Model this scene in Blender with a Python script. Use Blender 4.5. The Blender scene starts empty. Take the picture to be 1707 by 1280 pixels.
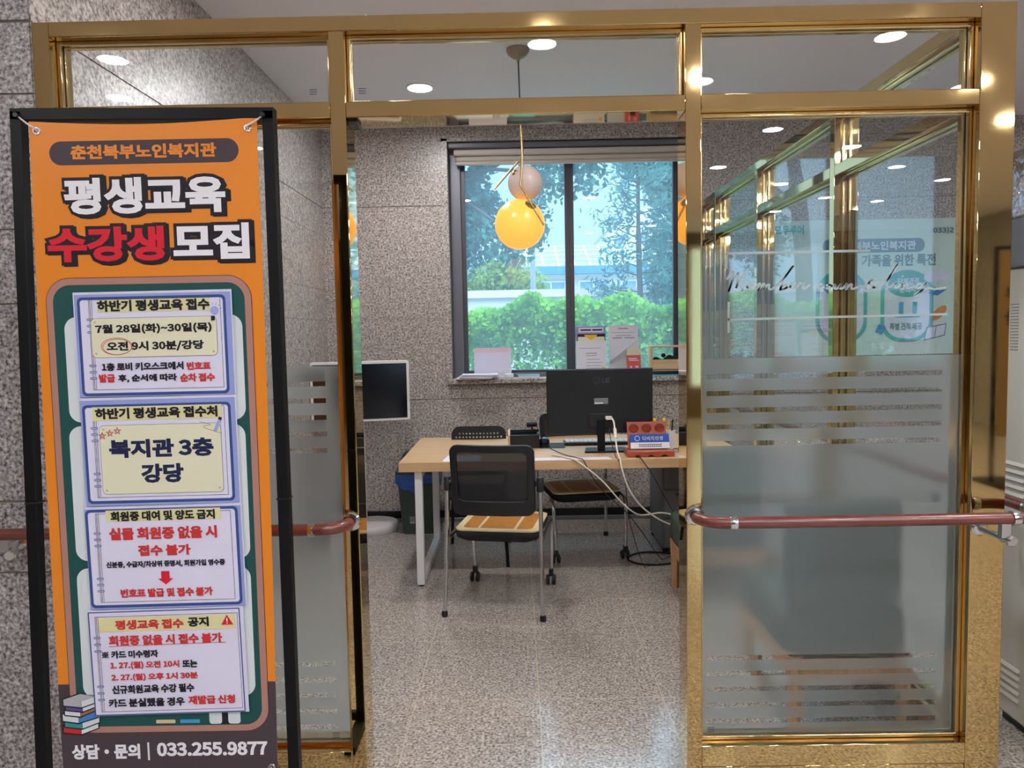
import bpy, bmesh, math, random
import numpy as np
from mathutils import Vector, Matrix

random.seed(7)
rng = np.random.default_rng(7)
PI = math.pi
SC = bpy.context.scene
COL = SC.collection

# ------------------------------------------------------------------ camera, world, exposure
cam_data = bpy.data.cameras.new('camera')
cam_data.sensor_fit = 'HORIZONTAL'
cam_data.sensor_width = 36.0
cam_data.lens = 1263.0 / 1707.0 * 36.0
cam_data.clip_start = 0.05
cam_data.clip_end = 300
cam = bpy.data.objects.new('camera', cam_data)
COL.objects.link(cam)
CR = Vector((0.99980781, 0.00615533, -0.01861338))
CU = Vector((0.01815051, 0.06822013, 0.99750517))
CB = Vector((0.00740978, -0.9976513, 0.0680953))
M = Matrix.Identity(4)
for i_ in range(3):
    M[i_][0], M[i_][1], M[i_][2] = CR[i_], CU[i_], CB[i_]
M[0][3], M[1][3], M[2][3] = 0.0, 0.0, 1.5
cam.matrix_world = M
SC.camera = cam

SC.view_settings.view_transform = 'Standard'
SC.view_settings.look = 'None'
SC.view_settings.gamma = 1.0
SC.view_settings.exposure = 0.2
SC.view_settings.use_curve_mapping = False
SC.cycles.max_bounces = 10
SC.cycles.diffuse_bounces = 4
SC.cycles.glossy_bounces = 6
SC.cycles.transmission_bounces = 8
SC.cycles.transparent_max_bounces = 24
SC.cycles.sample_clamp_indirect = 6.0

world = bpy.data.worlds.new('world')
SC.world = world
world.use_nodes = True
wn = world.node_tree
wn.nodes.clear()
wo = wn.nodes.new('ShaderNodeOutputWorld')
wb = wn.nodes.new('ShaderNodeBackground')
wt = wn.nodes.new('ShaderNodeTexCoord')
wz = wn.nodes.new('ShaderNodeTexNoise')
wz.inputs['Scale'].default_value = 2.2
wz.inputs['Detail'].default_value = 5
wr = wn.nodes.new('ShaderNodeValToRGB')
wr.color_ramp.elements[0].position = 0.35
wr.color_ramp.elements[0].color = (0.52, 0.77, 0.96, 1)
wr.color_ramp.elements[1].position = 0.65
wr.color_ramp.elements[1].color = (0.72, 0.88, 1.0, 1)
wn.links.new(wt.outputs['Generated'], wz.inputs['Vector'])
wn.links.new(wz.outputs['Fac'], wr.inputs['Fac'])
wn.links.new(wr.outputs['Color'], wb.inputs['Color'])
# overcast sky: the upper sky is several times brighter than the horizon
ws = wn.nodes.new('ShaderNodeSeparateXYZ')
wm = wn.nodes.new('ShaderNodeMapRange')
wm.inputs['From Min'].default_value = 0.22
wm.inputs['From Max'].default_value = 0.75
wm.inputs['To Min'].default_value = 1.3
wm.inputs['To Max'].default_value = 6.5
wn.links.new(wt.outputs['Generated'], ws.inputs['Vector'])
wn.links.new(ws.outputs['Z'], wm.inputs['Value'])
wn.links.new(wm.outputs['Result'], wb.inputs['Strength'])
wn.links.new(wb.outputs['Background'], wo.inputs['Surface'])

# soft daylight sun over the building, lighting the greenery outside
sun_data = bpy.data.lights.new('sun', 'SUN')
sun_data.energy = 3.0
sun_data.angle = math.radians(25)
sun_data.color = (1.0, 0.97, 0.90)
sun = bpy.data.objects.new('sun', sun_data)
COL.objects.link(sun)
sun.rotation_euler = Vector((-0.35, 0.55, -1.0)).to_track_quat('-Z', 'Y').to_euler()

LAMP_L = 300.0      # radiance of the recessed ceiling lamps

# ------------------------------------------------------------------ materials
def lin(c):
    if isinstance(c, str):
        c = [int(c[i:i + 2], 16) / 255 for i in (0, 2, 4)]
        c = [x / 12.92 if x <= 0.04045 else ((x + 0.055) / 1.055) ** 2.4 for x in c]
    return (c[0], c[1], c[2], 1.0)

def mat(name, color, rough=0.5, metal=0.0, spec=0.5, emit=None, estr=1.0, coat=0.0, bump=None, vary=None, aniso=0):
    m = bpy.data.materials.new(name)
    m.use_nodes = True
    nt = m.node_tree
    b = nt.nodes['Principled BSDF']
    b.inputs['Base Color'].default_value = lin(color)
    b.inputs['Roughness'].default_value = rough
    b.inputs['Metallic'].default_value = metal
    b.inputs['Specular IOR Level'].default_value = spec
    if coat:
        b.inputs['Coat Weight'].default_value = coat
        b.inputs['Coat Roughness'].default_value = 0.08
    if emit is not None:
        b.inputs['Emission Color'].default_value = lin(emit)
        b.inputs['Emission Strength'].default_value = estr
    tc = None
    if vary:                       # (scale, amount): mottled base colour
        tc = nt.nodes.new('ShaderNodeTexCoord')
        nz = nt.nodes.new('ShaderNodeTexNoise')
        nz.inputs['Scale'].default_value = vary[0]
        nz.inputs['Detail'].default_value = 4
        mp = nt.nodes.new('ShaderNodeMapRange')
        mp.inputs['From Min'].default_value = 0.3
        mp.inputs['From Max'].default_value = 0.7
        mp.inputs['To Min'].default_value = 1 - vary[1]
        mp.inputs['To Max'].default_value = 1 + vary[1]
        mx = nt.nodes.new('ShaderNodeVectorMath')
        mx.operation = 'SCALE'
        mx.inputs[0].default_value = lin(color)[:3]
        nt.links.new(tc.outputs['Object'], nz.inputs['Vector'])
        nt.links.new(nz.outputs['Fac'], mp.inputs['Value'])
        nt.links.new(mp.outputs['Result'], mx.inputs['Scale'])
        nt.links.new(mx.outputs['Vector'], b.inputs['Base Color'])
    if bump:                       # (scale, strength, distance)
        tc = tc or nt.nodes.new('ShaderNodeTexCoord')
        nz = nt.nodes.new('ShaderNodeTexNoise')
        nz.inputs['Scale'].default_value = bump[0]
        nz.inputs['Detail'].default_value = 3
        bp = nt.nodes.new('ShaderNodeBump')
        bp.inputs['Strength'].default_value = bump[1]
        bp.inputs['Distance'].default_value = bump[2]
        nt.links.new(tc.outputs['Object'], nz.inputs['Vector'])
        nt.links.new(nz.outputs['Fac'], bp.inputs['Height'])
        nt.links.new(bp.outputs['Normal'], b.inputs['Normal'])
    return m

def granite(name, cols, scale=85.0, rough=0.3, spec=0.5, tiles=None, grout=None):
    """speckled stone: cols = dark, mid, light, pinkish; optional grid of thin grout lines"""
    m = bpy.data.materials.new(name)
    m.use_nodes = True
    nt = m.node_tree
    N, L = nt.nodes, nt.links
    b = N['Principled BSDF']
    b.inputs['Roughness'].default_value = rough
    b.inputs['Specular IOR Level'].default_value = spec
    tc = N.new('ShaderNodeTexCoord')
    n1 = N.new('ShaderNodeTexNoise')
    n1.inputs['Scale'].default_value = scale
    n1.inputs['Detail'].default_value = 2.5
    n1.inputs['Roughness'].default_value = 0.6
    n2 = N.new('ShaderNodeTexNoise')
    n2.inputs['Scale'].default_value = scale * 0.3
    n2.inputs['Detail'].default_value = 3
    n3 = N.new('ShaderNodeTexNoise')
    n3.inputs['Scale'].default_value = 1.3
    n3.inputs['Detail'].default_value = 2
    for n in (n1, n2, n3):
        L.new(tc.outputs['Object'], n.inputs['Vector'])
    r1 = N.new('ShaderNodeValToRGB')
    e = r1.color_ramp.elements
    e[0].position, e[0].color = 0.34, lin(cols[0])
    e[1].position, e[1].color = 0.45, lin(cols[1])
    x = e.new(0.53); x.color = lin(cols[3])
    x = e.new(0.64); x.color = lin(cols[2])
    L.new(n1.outputs['Fac'], r1.inputs['Fac'])
    mp = N.new('ShaderNodeMapRange')
    mp.inputs['From Min'].default_value, mp.inputs['From Max'].default_value = 0.3, 0.7
    mp.inputs['To Min'].default_value, mp.inputs['To Max'].default_value = 0.80, 1.2
    L.new(n2.outputs['Fac'], mp.inputs['Value'])
    mp3 = N.new('ShaderNodeMapRange')
    mp3.inputs['From Min'].default_value, mp3.inputs['From Max'].default_value = 0.3, 0.7
    mp3.inputs['To Min'].default_value, mp3.inputs['To Max'].default_value = 0.93, 1.07
    L.new(n3.outputs['Fac'], mp3.inputs['Value'])
    mu = N.new('ShaderNodeMath'); mu.operation = 'MULTIPLY'
    L.new(mp.outputs['Result'], mu.inputs[0]); L.new(mp3.outputs['Result'], mu.inputs[1])
    sc = N.new('ShaderNodeVectorMath'); sc.operation = 'SCALE'
    L.new(r1.outputs['Color'], sc.inputs[0]); L.new(mu.outputs['Value'], sc.inputs['Scale'])
    out = sc.outputs['Vector']
    if tiles:
        mpn = N.new('ShaderNodeMapping')
        mpn.inputs['Location'].default_value = (tiles[1], tiles[2], 0)
        L.new(tc.outputs['Object'], mpn.inputs['Vector'])
        bt = N.new('ShaderNodeTexBrick')
        bt.offset = tiles[4] if len(tiles) > 4 else 0.0
        bt.inputs['Scale'].default_value = 1.0
        bt.inputs['Brick Width'].default_value = tiles[0]
        bt.inputs['Row Height'].default_value = tiles[3]
        bt.inputs['Mortar Size'].default_value = 0.0022
        bt.inputs['Mortar Smooth'].default_value = 0.1
        L.new(mpn.outputs['Vector'], bt.inputs['Vector'])
        mx = N.new('ShaderNodeMix'); mx.data_type = 'RGBA'
        mx.inputs['B'].default_value = lin(grout)
        L.new(bt.outputs['Fac'], mx.inputs['Factor'])
        L.new(out, mx.inputs['A'])
        out = mx.outputs['Result']
    L.new(out, b.inputs['Base Color'])
    return m

def wood(name, c1, c2, axis='X', scale=9.0, rough=0.4, coat=0.0):
    m = bpy.data.materials.new(name)
    m.use_nodes = True
    nt = m.node_tree
    N, L = nt.nodes, nt.links
    b = N['Principled BSDF']
    b.inputs['Roughness'].default_value = rough
    b.inputs['Coat Weight'].default_value = coat
    b.inputs['Coat Roughness'].default_value = 0.15
    tc = N.new('ShaderNodeTexCoord')
    mp = N.new('ShaderNodeMapping')
    s = {'X': (0.6, 9, 9), 'Y': (9, 0.6, 9), 'Z': (9, 9, 0.6)}[axis]
    mp.inputs['Scale'].default_value = s
    nz = N.new('ShaderNodeTexNoise')
    nz.inputs['Scale'].default_value = scale
    nz.inputs['Detail'].default_value = 5
    nz.inputs['Roughness'].default_value = 0.65
    r = N.new('ShaderNodeValToRGB')
    r.color_ramp.elements[0].position, r.color_ramp.elements[0].color = 0.3, lin(c1)
    r.color_ramp.elements[1].position, r.color_ramp.elements[1].color = 0.7, lin(c2)
    L.new(tc.outputs['Object'], mp.inputs['Vector'])
    L.new(mp.outputs['Vector'], nz.inputs['Vector'])
    L.new(nz.outputs['Fac'], r.inputs['Fac'])
    L.new(r.outputs['Color'], b.inputs['Base Color'])
    return m

def brass_mat(name, color=(0.66, 0.495, 0.225), rough=0.03):
    m = bpy.data.materials.new(name)
    m.use_nodes = True
    nt = m.node_tree
    N, L = nt.nodes, nt.links
    b = N['Principled BSDF']
    b.inputs['Base Color'].default_value = (*color, 1)
    b.inputs['Metallic'].default_value = 1.0
    tc = N.new('ShaderNodeTexCoord')
    nz = N.new('ShaderNodeTexNoise')
    nz.inputs['Scale'].default_value = 7
    nz.inputs['Detail'].default_value = 5
    L.new(tc.outputs['Object'], nz.inputs['Vector'])
    mp = N.new('ShaderNodeMapRange')
    mp.inputs['From Min'].default_value, mp.inputs['From Max'].default_value = 0.35, 0.75
    mp.inputs['To Min'].default_value, mp.inputs['To Max'].default_value = rough * 0.7, rough * 1.8
    L.new(nz.outputs['Fac'], mp.inputs['Value'])
    L.new(mp.outputs['Result'], b.inputs['Roughness'])
    return m

def glass_mat(name, tint=(0.93, 0.97, 0.96), f0=0.04, rough=0.0, haze=0.0):
    """thin architectural pane: mirror reflection by Schlick over tinted straight-through"""
    m = bpy.data.materials.new(name)
    m.use_nodes = True
    nt = m.node_tree
    N, L = nt.nodes, nt.links
    N.clear()
    o = N.new('ShaderNodeOutputMaterial')
    mix = N.new('ShaderNodeMixShader')
    tr = N.new('ShaderNodeBsdfTransparent')
    tr.inputs['Color'].default_value = (*tint, 1)
    gl = N.new('ShaderNodeBsdfGlossy')
    gl.inputs['Roughness'].default_value = rough
    gl.inputs['Color'].default_value = (0.97, 0.99, 1.0, 1)
    lw = N.new('ShaderNodeLayerWeight')
    lw.inputs['Blend'].default_value = 0.5
    p = N.new('ShaderNodeMath'); p.operation = 'POWER'; p.inputs[1].default_value = 5
    k = N.new('ShaderNodeMath'); k.operation = 'MULTIPLY_ADD'
    k.inputs[1].default_value = 1 - f0
    k.inputs[2].default_value = f0
    L.new(lw.outputs['Facing'], p.inputs[0])
    L.new(p.outputs[0], k.inputs[0])
    L.new(k.outputs[0], mix.inputs['Fac'])
    L.new(tr.outputs[0], mix.inputs[1])
    L.new(gl.outputs[0], mix.inputs[2])
    out = mix.outputs[0]
    if haze:                       # bluish translucent mix that paints a hazy daylight veil over the pane
        tl = N.new('ShaderNodeBsdfTranslucent')
        tl.inputs['Color'].default_value = (0.72, 0.88, 1.0, 1)
        m2 = N.new('ShaderNodeMixShader'); m2.inputs['Fac'].default_value = haze
        L.new(out, m2.inputs[1]); L.new(tl.outputs[0], m2.inputs[2])
        out = m2.outputs[0]
    L.new(out, o.inputs['Surface'])
    return m

def frost_mat(name, rough=0.42, dif=0.17, tint=(0.80, 0.86, 0.87)):
    m = bpy.data.materials.new(name)
    m.use_nodes = True
    nt = m.node_tree
    N, L = nt.nodes, nt.links
    N.clear()
    o = N.new('ShaderNodeOutputMaterial')
    rf = N.new('ShaderNodeBsdfRefraction')
    rf.inputs['Roughness'].default_value = rough
    rf.inputs['IOR'].default_value = 1.12
    rf.inputs['Color'].default_value = (*tint, 1)
    df = N.new('ShaderNodeBsdfDiffuse')
    df.inputs['Color'].default_value = (0.70, 0.76, 0.78, 1)
    tl = N.new('ShaderNodeBsdfTranslucent')
    tl.inputs['Color'].default_value = (0.75, 0.82, 0.84, 1)
    m1 = N.new('ShaderNodeMixShader'); m1.inputs['Fac'].default_value = 0.5
    m2 = N.new('ShaderNodeMixShader'); m2.inputs['Fac'].default_value = dif
    L.new(df.outputs[0], m1.inputs[1]); L.new(tl.outputs[0], m1.inputs[2])
    L.new(rf.outputs[0], m2.inputs[1]); L.new(m1.outputs[0], m2.inputs[2])
    L.new(m2.outputs[0], o.inputs['Surface'])
    return m

def leaf_mat(name, c1, c2):
    m = bpy.data.materials.new(name)
    m.use_nodes = True
    nt = m.node_tree
    N, L = nt.nodes, nt.links
    N.clear()
    o = N.new('ShaderNodeOutputMaterial')
    tc = N.new('ShaderNodeTexCoord')
    nz = N.new('ShaderNodeTexNoise')
    nz.inputs['Scale'].default_value = 3.0
    nz.inputs['Detail'].default_value = 6
    r = N.new('ShaderNodeValToRGB')
    r.color_ramp.elements[0].position, r.color_ramp.elements[0].color = 0.35, lin(c1)
    r.color_ramp.elements[1].position, r.color_ramp.elements[1].color = 0.65, lin(c2)
    L.new(tc.outputs['Object'], nz.inputs['Vector'])
    L.new(nz.outputs['Fac'], r.inputs['Fac'])
    df = N.new('ShaderNodeBsdfDiffuse')
    tl = N.new('ShaderNodeBsdfTranslucent')
    mx = N.new('ShaderNodeMixShader'); mx.inputs['Fac'].default_value = 0.45
    L.new(r.outputs['Color'], df.inputs['Color'])
    L.new(r.outputs['Color'], tl.inputs['Color'])
    L.new(df.outputs[0], mx.inputs[1]); L.new(tl.outputs[0], mx.inputs[2])
    L.new(mx.outputs[0], o.inputs['Surface'])
    return m

def mesh_fabric(name, color, alpha):
    m = bpy.data.materials.new(name)
    m.use_nodes = True
    nt = m.node_tree
    N, L = nt.nodes, nt.links
    b = N['Principled BSDF']
    b.inputs['Base Color'].default_value = lin(color)
    b.inputs['Roughness'].default_value = 0.7
    o = N['Material Output']
    tr = N.new('ShaderNodeBsdfTransparent')
    mx = N.new('ShaderNodeMixShader')
    mx.inputs['Fac'].default_value = alpha
    L.new(tr.outputs[0], mx.inputs[1]); L.new(b.outputs[0], mx.inputs[2])
    L.new(mx.outputs[0], o.inputs['Surface'])
    return m

def cane_mat(name):
    m = bpy.data.materials.new(name)
    m.use_nodes = True
    nt = m.node_tree
    N, L = nt.nodes, nt.links
    b = N['Principled BSDF']
    b.inputs['Roughness'].default_value = 0.45
    tc = N.new('ShaderNodeTexCoord')
    bt = N.new('ShaderNodeTexBrick')
    bt.inputs['Scale'].default_value = 1
    bt.inputs['Brick Width'].default_value = 0.022
    bt.inputs['Row Height'].default_value = 0.011
    bt.inputs['Mortar Size'].default_value = 0.0016
    bt.inputs['Color1'].default_value = lin('d99a4e')
    bt.inputs['Color2'].default_value = lin('c78437')
    bt.inputs['Mortar'].default_value = lin('8a5420')
    L.new(tc.outputs['Object'], bt.inputs['Vector'])
    L.new(bt.outputs['Color'], b.inputs['Base Color'])
    return m

MT = {}
def build_materials():
    MT['granite_wall'] = granite('granite_wall', ('5a5350', '968e89', 'cbc5c0', 'b3aaa4'), 75, 0.33)
    MT['granite_front'] = granite('granite_front', ('4c494b', '918e90', 'd0cdcc', 'aca7a7'), 85, 0.3)
    MT['granite_floor'] = granite('granite_floor', ('5f5853', '928a82', 'c4bcb4', 'aaa19a'), 95, 0.16, 0.8,
                                  tiles=(0.505, 0.44, -0.035, 0.595, 0.0), grout='bdb19c')
    MT['grout'] = mat('grout', '6a6560', 0.9)
    MT['caulk'] = mat('caulk', '8a8278', 0.8)
    MT['ceiling'] = mat('ceiling_paint', 'efeaef', 0.75)
    MT['black_base'] = mat('black_base', '15161a', 0.35)
    MT['brass'] = brass_mat('polished_brass')
    MT['brass_bead'] = brass_mat('brass_bead', (0.72, 0.53, 0.27), 0.12)
    MT['stem'] = mat('dull_brass', (0.42, 0.31, 0.15), 0.32, 1.0)
    MT['glass'] = glass_mat('clear_glass', (0.955, 0.985, 0.992))
    MT['window_glass'] = glass_mat('window_glass', (0.86, 0.955, 1.0), 0.05, haze=0.07)
    MT['frost'] = frost_mat('frosted_film')
    MT['frost_text'] = frost_mat('frosted_lettering', 0.5, 0.5, (0.85, 0.9, 0.9))
    MT['alu'] = mat('grey_aluminium', '6f7079', 0.4, 0.3)
    MT['alu_dark'] = mat('dark_aluminium', '4d4c54', 0.4, 0.3)
    MT['blind'] = mat('blind_fabric', 'cfc8c0', 0.7)
    MT['rail_wood'] = wood('rail_wood', '5a2a22', '7d4138', 'X', 7, 0.3, 0.4)
    MT['chrome'] = mat('chrome', 'd8d9dc', 0.12, 1.0)
    MT['steel'] = mat('brushed_steel', 'c9c9c9', 0.25, 1.0)
    MT['black_metal'] = mat('black_metal', '08090d', 0.5, 0, 0.25)
    MT['black_plastic'] = mat('black_plastic', '14151a', 0.42)
    MT['black_soft'] = mat('black_fabric', '101116', 0.85, bump=(500, 0.3, 0.001))
    MT['black_rubber'] = mat('black_rubber', '0b0b0d', 0.7)
    MT['mesh'] = mesh_fabric('mesh_fabric', '16171d', 0.93)
    MT['cane'] = cane_mat('woven_cane')
    MT['cane_edge'] = mat('cane_edge', 'd8c79a', 0.6)
    MT['oak'] = wood('oak_top', 'b8946c', 'cfae84', 'X', 4, 0.42)
    MT['white_metal'] = mat('white_metal', 'd9dadd', 0.4)
    MT['white'] = mat('white_plastic', 'dedcdc', 0.4)
    MT['ivory'] = mat('ivory_plastic', 'd9d3c4', 0.45)
    MT['paper'] = mat('white_paper', 'd9dae4', 0.8)
    MT['screen'] = mat('dark_screen', '0a0c14', 0.12, 0, 0.5)
    MT['bin'] = mat('dark_green_plastic', '2f433e', 0.45)
    MT['liner'] = mat('blue_liner', '1a4a94', 0.25, 0, 0.6, bump=(40, 0.6, 0.01))
    MT['green_fabric'] = mat('green_upholstery', '3f4f44', 0.75, vary=(30, 0.15))
    MT['pale_wood'] = wood('pale_wood', 'b98a60', 'cda277', 'Z', 5, 0.5)
    MT['grey_metal'] = mat('grey_metal', '7d7f83', 0.4, 0.2)
    MT['ac_white'] = mat('cabinet_white', 'c6c5be', 0.4)
    MT['ac_grey'] = mat('cabinet_grey', '7b7b84', 0.35, 0.3)
    MT['film'] = mat('glossy_film', 'c4c2cc', 0.12, 0.7, bump=(14, 0.8, 0.02))
    # printing inks
    for k, c in dict(orange='dd8423', ink='1c1a22', navy='1c2348', red='c23434', redbright='d01f31', white_ink='e3e3ea',
                     maroon='463c42', board='1b4d4a', tan='a87c70', blob='cdd6da', cream='d8d8bd', hl='d6d3a0', sheet='cfd0e6',
                     bluebg='8d9bd2', navyline='35508f', page='d4d4ea', greyline='55566a', ringblue='9aa3d8', chalk='c9b98c', sky='3f97c4',
                     purple='5b4a8c', bookblue='3f7cc0', teal='2d8d90', bookred='c02a2c', brownbook='9c6a48', bookgrey='a9abb2',
                     poster='c6dcd6', tealp='3f9fa3', slate='5c7383', yellow='e0b62c', salmon='d8605a', blue='2350a8', cyan='3aa6dc',
                     lilac='9a8fc0', pink='d9b7c4', teal_note='6f9b9c', orangepeel='d08a45', sand='cfb992').items():
        MT[k] = mat(k + '_ink', c, 0.55, 0, 0.3)
    MT['orange'] = mat('orange_vinyl', 'dd8423', 0.38, 0, 0.4)
    MT['redwood'] = wood('reddish_wood', '8c3a22', 'b0543a', 'X', 6, 0.4, 0.2)
    MT['globe_lit'] = mat('lit_globe', 'd8923a', 0.3, emit=(1.0, 0.50, 0.09), estr=0.80)
    MT['globe_unlit'] = mat('opal_globe', 'd9c8c0', 0.25)
    MT['lamp'] = mat('lamp_lens', 'ffffff', 0.5, emit=(1.0, 0.965, 0.97), estr=LAMP_L)
    MT['trim'] = mat('lamp_trim', 'e6e4e2', 0.4)
    MT['leaf_hedge'] = leaf_mat('hedge_leaf', '45853a', '94c850')
    MT['leaf_tree'] = leaf_mat('tree_leaf', '2c626e', '55948e')  # bluish haze of the window mixed into this and the pine leaf colour
    MT['leaf_pine'] = leaf_mat('pine_leaf', '386c78', '5f9c94')
    MT['leaf_round'] = leaf_mat('round_leaf', '6a8a4a', '94a85a')
    MT['bark'] = mat('bark', '3a4048', 0.9)
    MT['bldg'] = mat('pale_render', 'c2c4c8', 0.8)
    MT['bldg_blue'] = mat('blue_fascia', '3f78a8', 0.6)
    MT['solar'] = mat('solar_panel', '5c7488', 0.5)
    MT['pane_dark'] = mat('dark_pane', '6f90a8', 0.15)
    MT['ground'] = mat('pavement', 'a4a49c', 0.9, vary=(2, 0.1))
    MT['pole'] = mat('grey_pole', '77808a', 0.6)
    MT['pinkwall'] = mat('pinkish_coping', 'd8c6cc', 0.8)
    MT['lobby_warm'] = mat('warm_panel', '5e5240', 0.5)
    MT['lobby_tan'] = mat('tan_banner', '86704f', 0.6)
    MT['exit_green'] = mat('green_sign', '18a048', 0.4, emit=(0.05, 0.9, 0.25), estr=2.0)
build_materials()

# ------------------------------------------------------------------ mesh builder
class MB:
    def __init__(s):
        s.v, s.f, s.m, s.cur = [], [], [], 0
    def add(s, vs, fs):
        o = len(s.v)
        s.v += [tuple(map(float, p)) for p in vs]
        s.f += [tuple(o + i for i in f) for f in fs]
        s.m += [s.cur] * len(fs)
        return s
    def box(s, x0, x1, y0, y1, z0, z1):
        vs = [(x, y, z) for x in (x0, x1) for y in (y0, y1) for z in (z0, z1)]
        return s.add(vs, [(0, 1, 3, 2), (4, 6, 7, 5), (0, 4, 5, 1), (2, 3, 7, 6), (0, 2, 6, 4), (1, 5, 7, 3)])
    def obox(s, c, size, R=None):
        R = R or Matrix.Identity(3)
        c = Vector(c)
        vs = [c + R @ Vector((sx * size[0] / 2, sy * size[1] / 2, sz * size[2] / 2)) for sx in (-1, 1) for sy in (-1, 1) for sz in (-1, 1)]
        return s.add(vs, [(0, 1, 3, 2), (4, 6, 7, 5), (0, 4, 5, 1), (2, 3, 7, 6), (0, 2, 6, 4), (1, 5, 7, 3)])
    def bar(s, p0, p1, w, h, up=(0, 0, 1)):
        p0, p1 = Vector(p0), Vector(p1)
        d = (p1 - p0)
        L = d.length
        d.normalize()
        u = Vector(up)
        if abs(d.dot(u)) > 0.98:
            u = Vector((0, 1, 0))
        a = d.cross(u).normalized()
        b = a.cross(d).normalized()
        R = Matrix((a, d, b)).transposed()
        return s.obox((p0 + p1) / 2, (w, L, h), R)
    def tube(s, pts, r, n=10, caps=True):
        pts = [Vector(p) for p in pts]
        rs = r if isinstance(r, (list, tuple)) else [r] * len(pts)
        vs, fs = [], []
        t0 = (pts[1] - pts[0]).normalized()
        u = Vector((0, 0, 1)) if abs(t0.z) < 0.9 else Vector((1, 0, 0))
        a = t0.cross(u).normalized()
        for i, p in enumerate(pts):
            if i == 0: t = t0
            elif i == len(pts) - 1: t = (pts[i] - pts[i - 1]).normalized()
            else: t = ((pts[i + 1] - pts[i]).normalized() + (pts[i] - pts[i - 1]).normalized()).normalized()
            a = (a - t * a.dot(t)).normalized()
            b = t.cross(a)
            for k in range(n):
                an = 2 * PI * k / n
                vs.append(p + (a * math.cos(an) + b * math.sin(an)) * rs[i])
        for i in range(len(pts) - 1):
            for k in range(n):
                k2 = (k + 1) % n
                fs.append((i * n + k, i * n + k2, (i + 1) * n + k2, (i + 1) * n + k))
        if caps:
            fs.append(tuple(range(n - 1, -1, -1)))
            fs.append(tuple((len(pts) - 1) * n + k for k in range(n)))
        return s.add(vs, fs)
    def cyl(s, p0, p1, r0, r1=None, n=20, caps=True):
        return s.tube([p0, p1], [r0, r0 if r1 is None else r1], n, caps)
    def lathe(s, prof, base=(0, 0, 0), axis=(0, 0, 1), n=28, caps=True):
        base, ax = Vector(base), Vector(axis).normalized()
        u = Vector((1, 0, 0)) if abs(ax.x) < 0.9 else Vector((0, 1, 0))
        a = ax.cross(u).normalized()
        b = ax.cross(a)
        vs, fs = [], []
        for r, h in prof:
            for k in range(n):
                an = 2 * PI * k / n
                vs.append(base + ax * h + (a * math.cos(an) + b * math.sin(an)) * max(r, 1e-5))
        for i in range(len(prof) - 1):
            for k in range(n):
                k2 = (k + 1) % n
                fs.append((i * n + k, i * n + k2, (i + 1) * n + k2, (i + 1) * n + k))
        if caps:
            fs.append(tuple(range(n - 1, -1, -1)))
            fs.append(tuple((len(prof) - 1) * n + k for k in range(n)))
        return s.add(vs, fs)
    def sphere(s, c, r, nu=36, nv=20, sc=(1, 1, 1)):
        c = Vector(c)
        vs = [c + Vector((0, 0, r * sc[2]))]
        for i in range(1, nv):
            th = PI * i / nv
            for k in range(nu):
                ph = 2 * PI * k / nu
                vs.append(c + Vector((r * math.sin(th) * math.cos(ph) * sc[0], r * math.sin(th) * math.sin(ph) * sc[1], r * math.cos(th) * sc[2])))
        vs.append(c - Vector((0, 0, r * sc[2])))
        fs = []
        for k in range(nu):
            fs.append((0, 1 + k, 1 + (k + 1) % nu))
        for i in range(nv - 2):
            for k in range(nu):
                a0 = 1 + i * nu + k; a1 = 1 + i * nu + (k + 1) % nu
                fs.append((a0, a0 + nu, a1 + nu, a1))
        last = len(vs) - 1
        b0 = 1 + (nv - 2) * nu
        for k in range(nu):
            fs.append((last, b0 + (k + 1) % nu, b0 + k))
        return s.add(vs, fs)
    def poly(s, pts):
        return s.add(pts, [tuple(range(len(pts)))])
    def flat(s, pts2, y):                       # printed shape in an upright plane facing -Y
        return s.poly([(x, y, z) for x, z in pts2])
    def prism(s, pts2, f0, f1):                 # f0, f1 map (a, b) to the two faces
        n = len(pts2)
        vs = [f0(*p) for p in pts2] + [f1(*p) for p in pts2]
        fs = [tuple(range(n - 1, -1, -1)), tuple(range(n, 2 * n))]
        fs += [(i, (i + 1) % n, n + (i + 1) % n, n + i) for i in range(n)]
        return s.add(vs, fs)
    def prism_xz(s, pts2, y0, y1):
        return s.prism(pts2, lambda a, b: (a, y0, b), lambda a, b: (a, y1, b))
    def prism_xy(s, pts2, z0, z1):
        return s.prism(pts2, lambda a, b: (a, b, z0), lambda a, b: (a, b, z1))
    def prism_yz(s, pts2, x0, x1):
        return s.prism(pts2, lambda a, b: (x0, a, b), lambda a, b: (x1, a, b))
    def ring(s, outer, inner, f0, f1=None):     # flat or solid ring between two outlines of equal count
        n = len(outer)
        if f1 is None:
            vs = [f0(*p) for p in outer] + [f0(*p) for p in inner]
            return s.add(vs, [(i, (i + 1) % n, n + (i + 1) % n, n + i) for i in range(n)])
        vs = [f0(*p) for p in outer] + [f0(*p) for p in inner] + [f1(*p) for p in outer] + [f1(*p) for p in inner]
        fs = []
        for i in range(n):
            j = (i + 1) % n
            fs += [(i, j, n + j, n + i), (2 * n + i, 3 * n + i, 3 * n + j, 2 * n + j), (i, 2 * n + i, 2 * n + j, j), (n + i, n + j, 3 * n + j, 3 * n + i)]
        return s.add(vs, fs)
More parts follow.
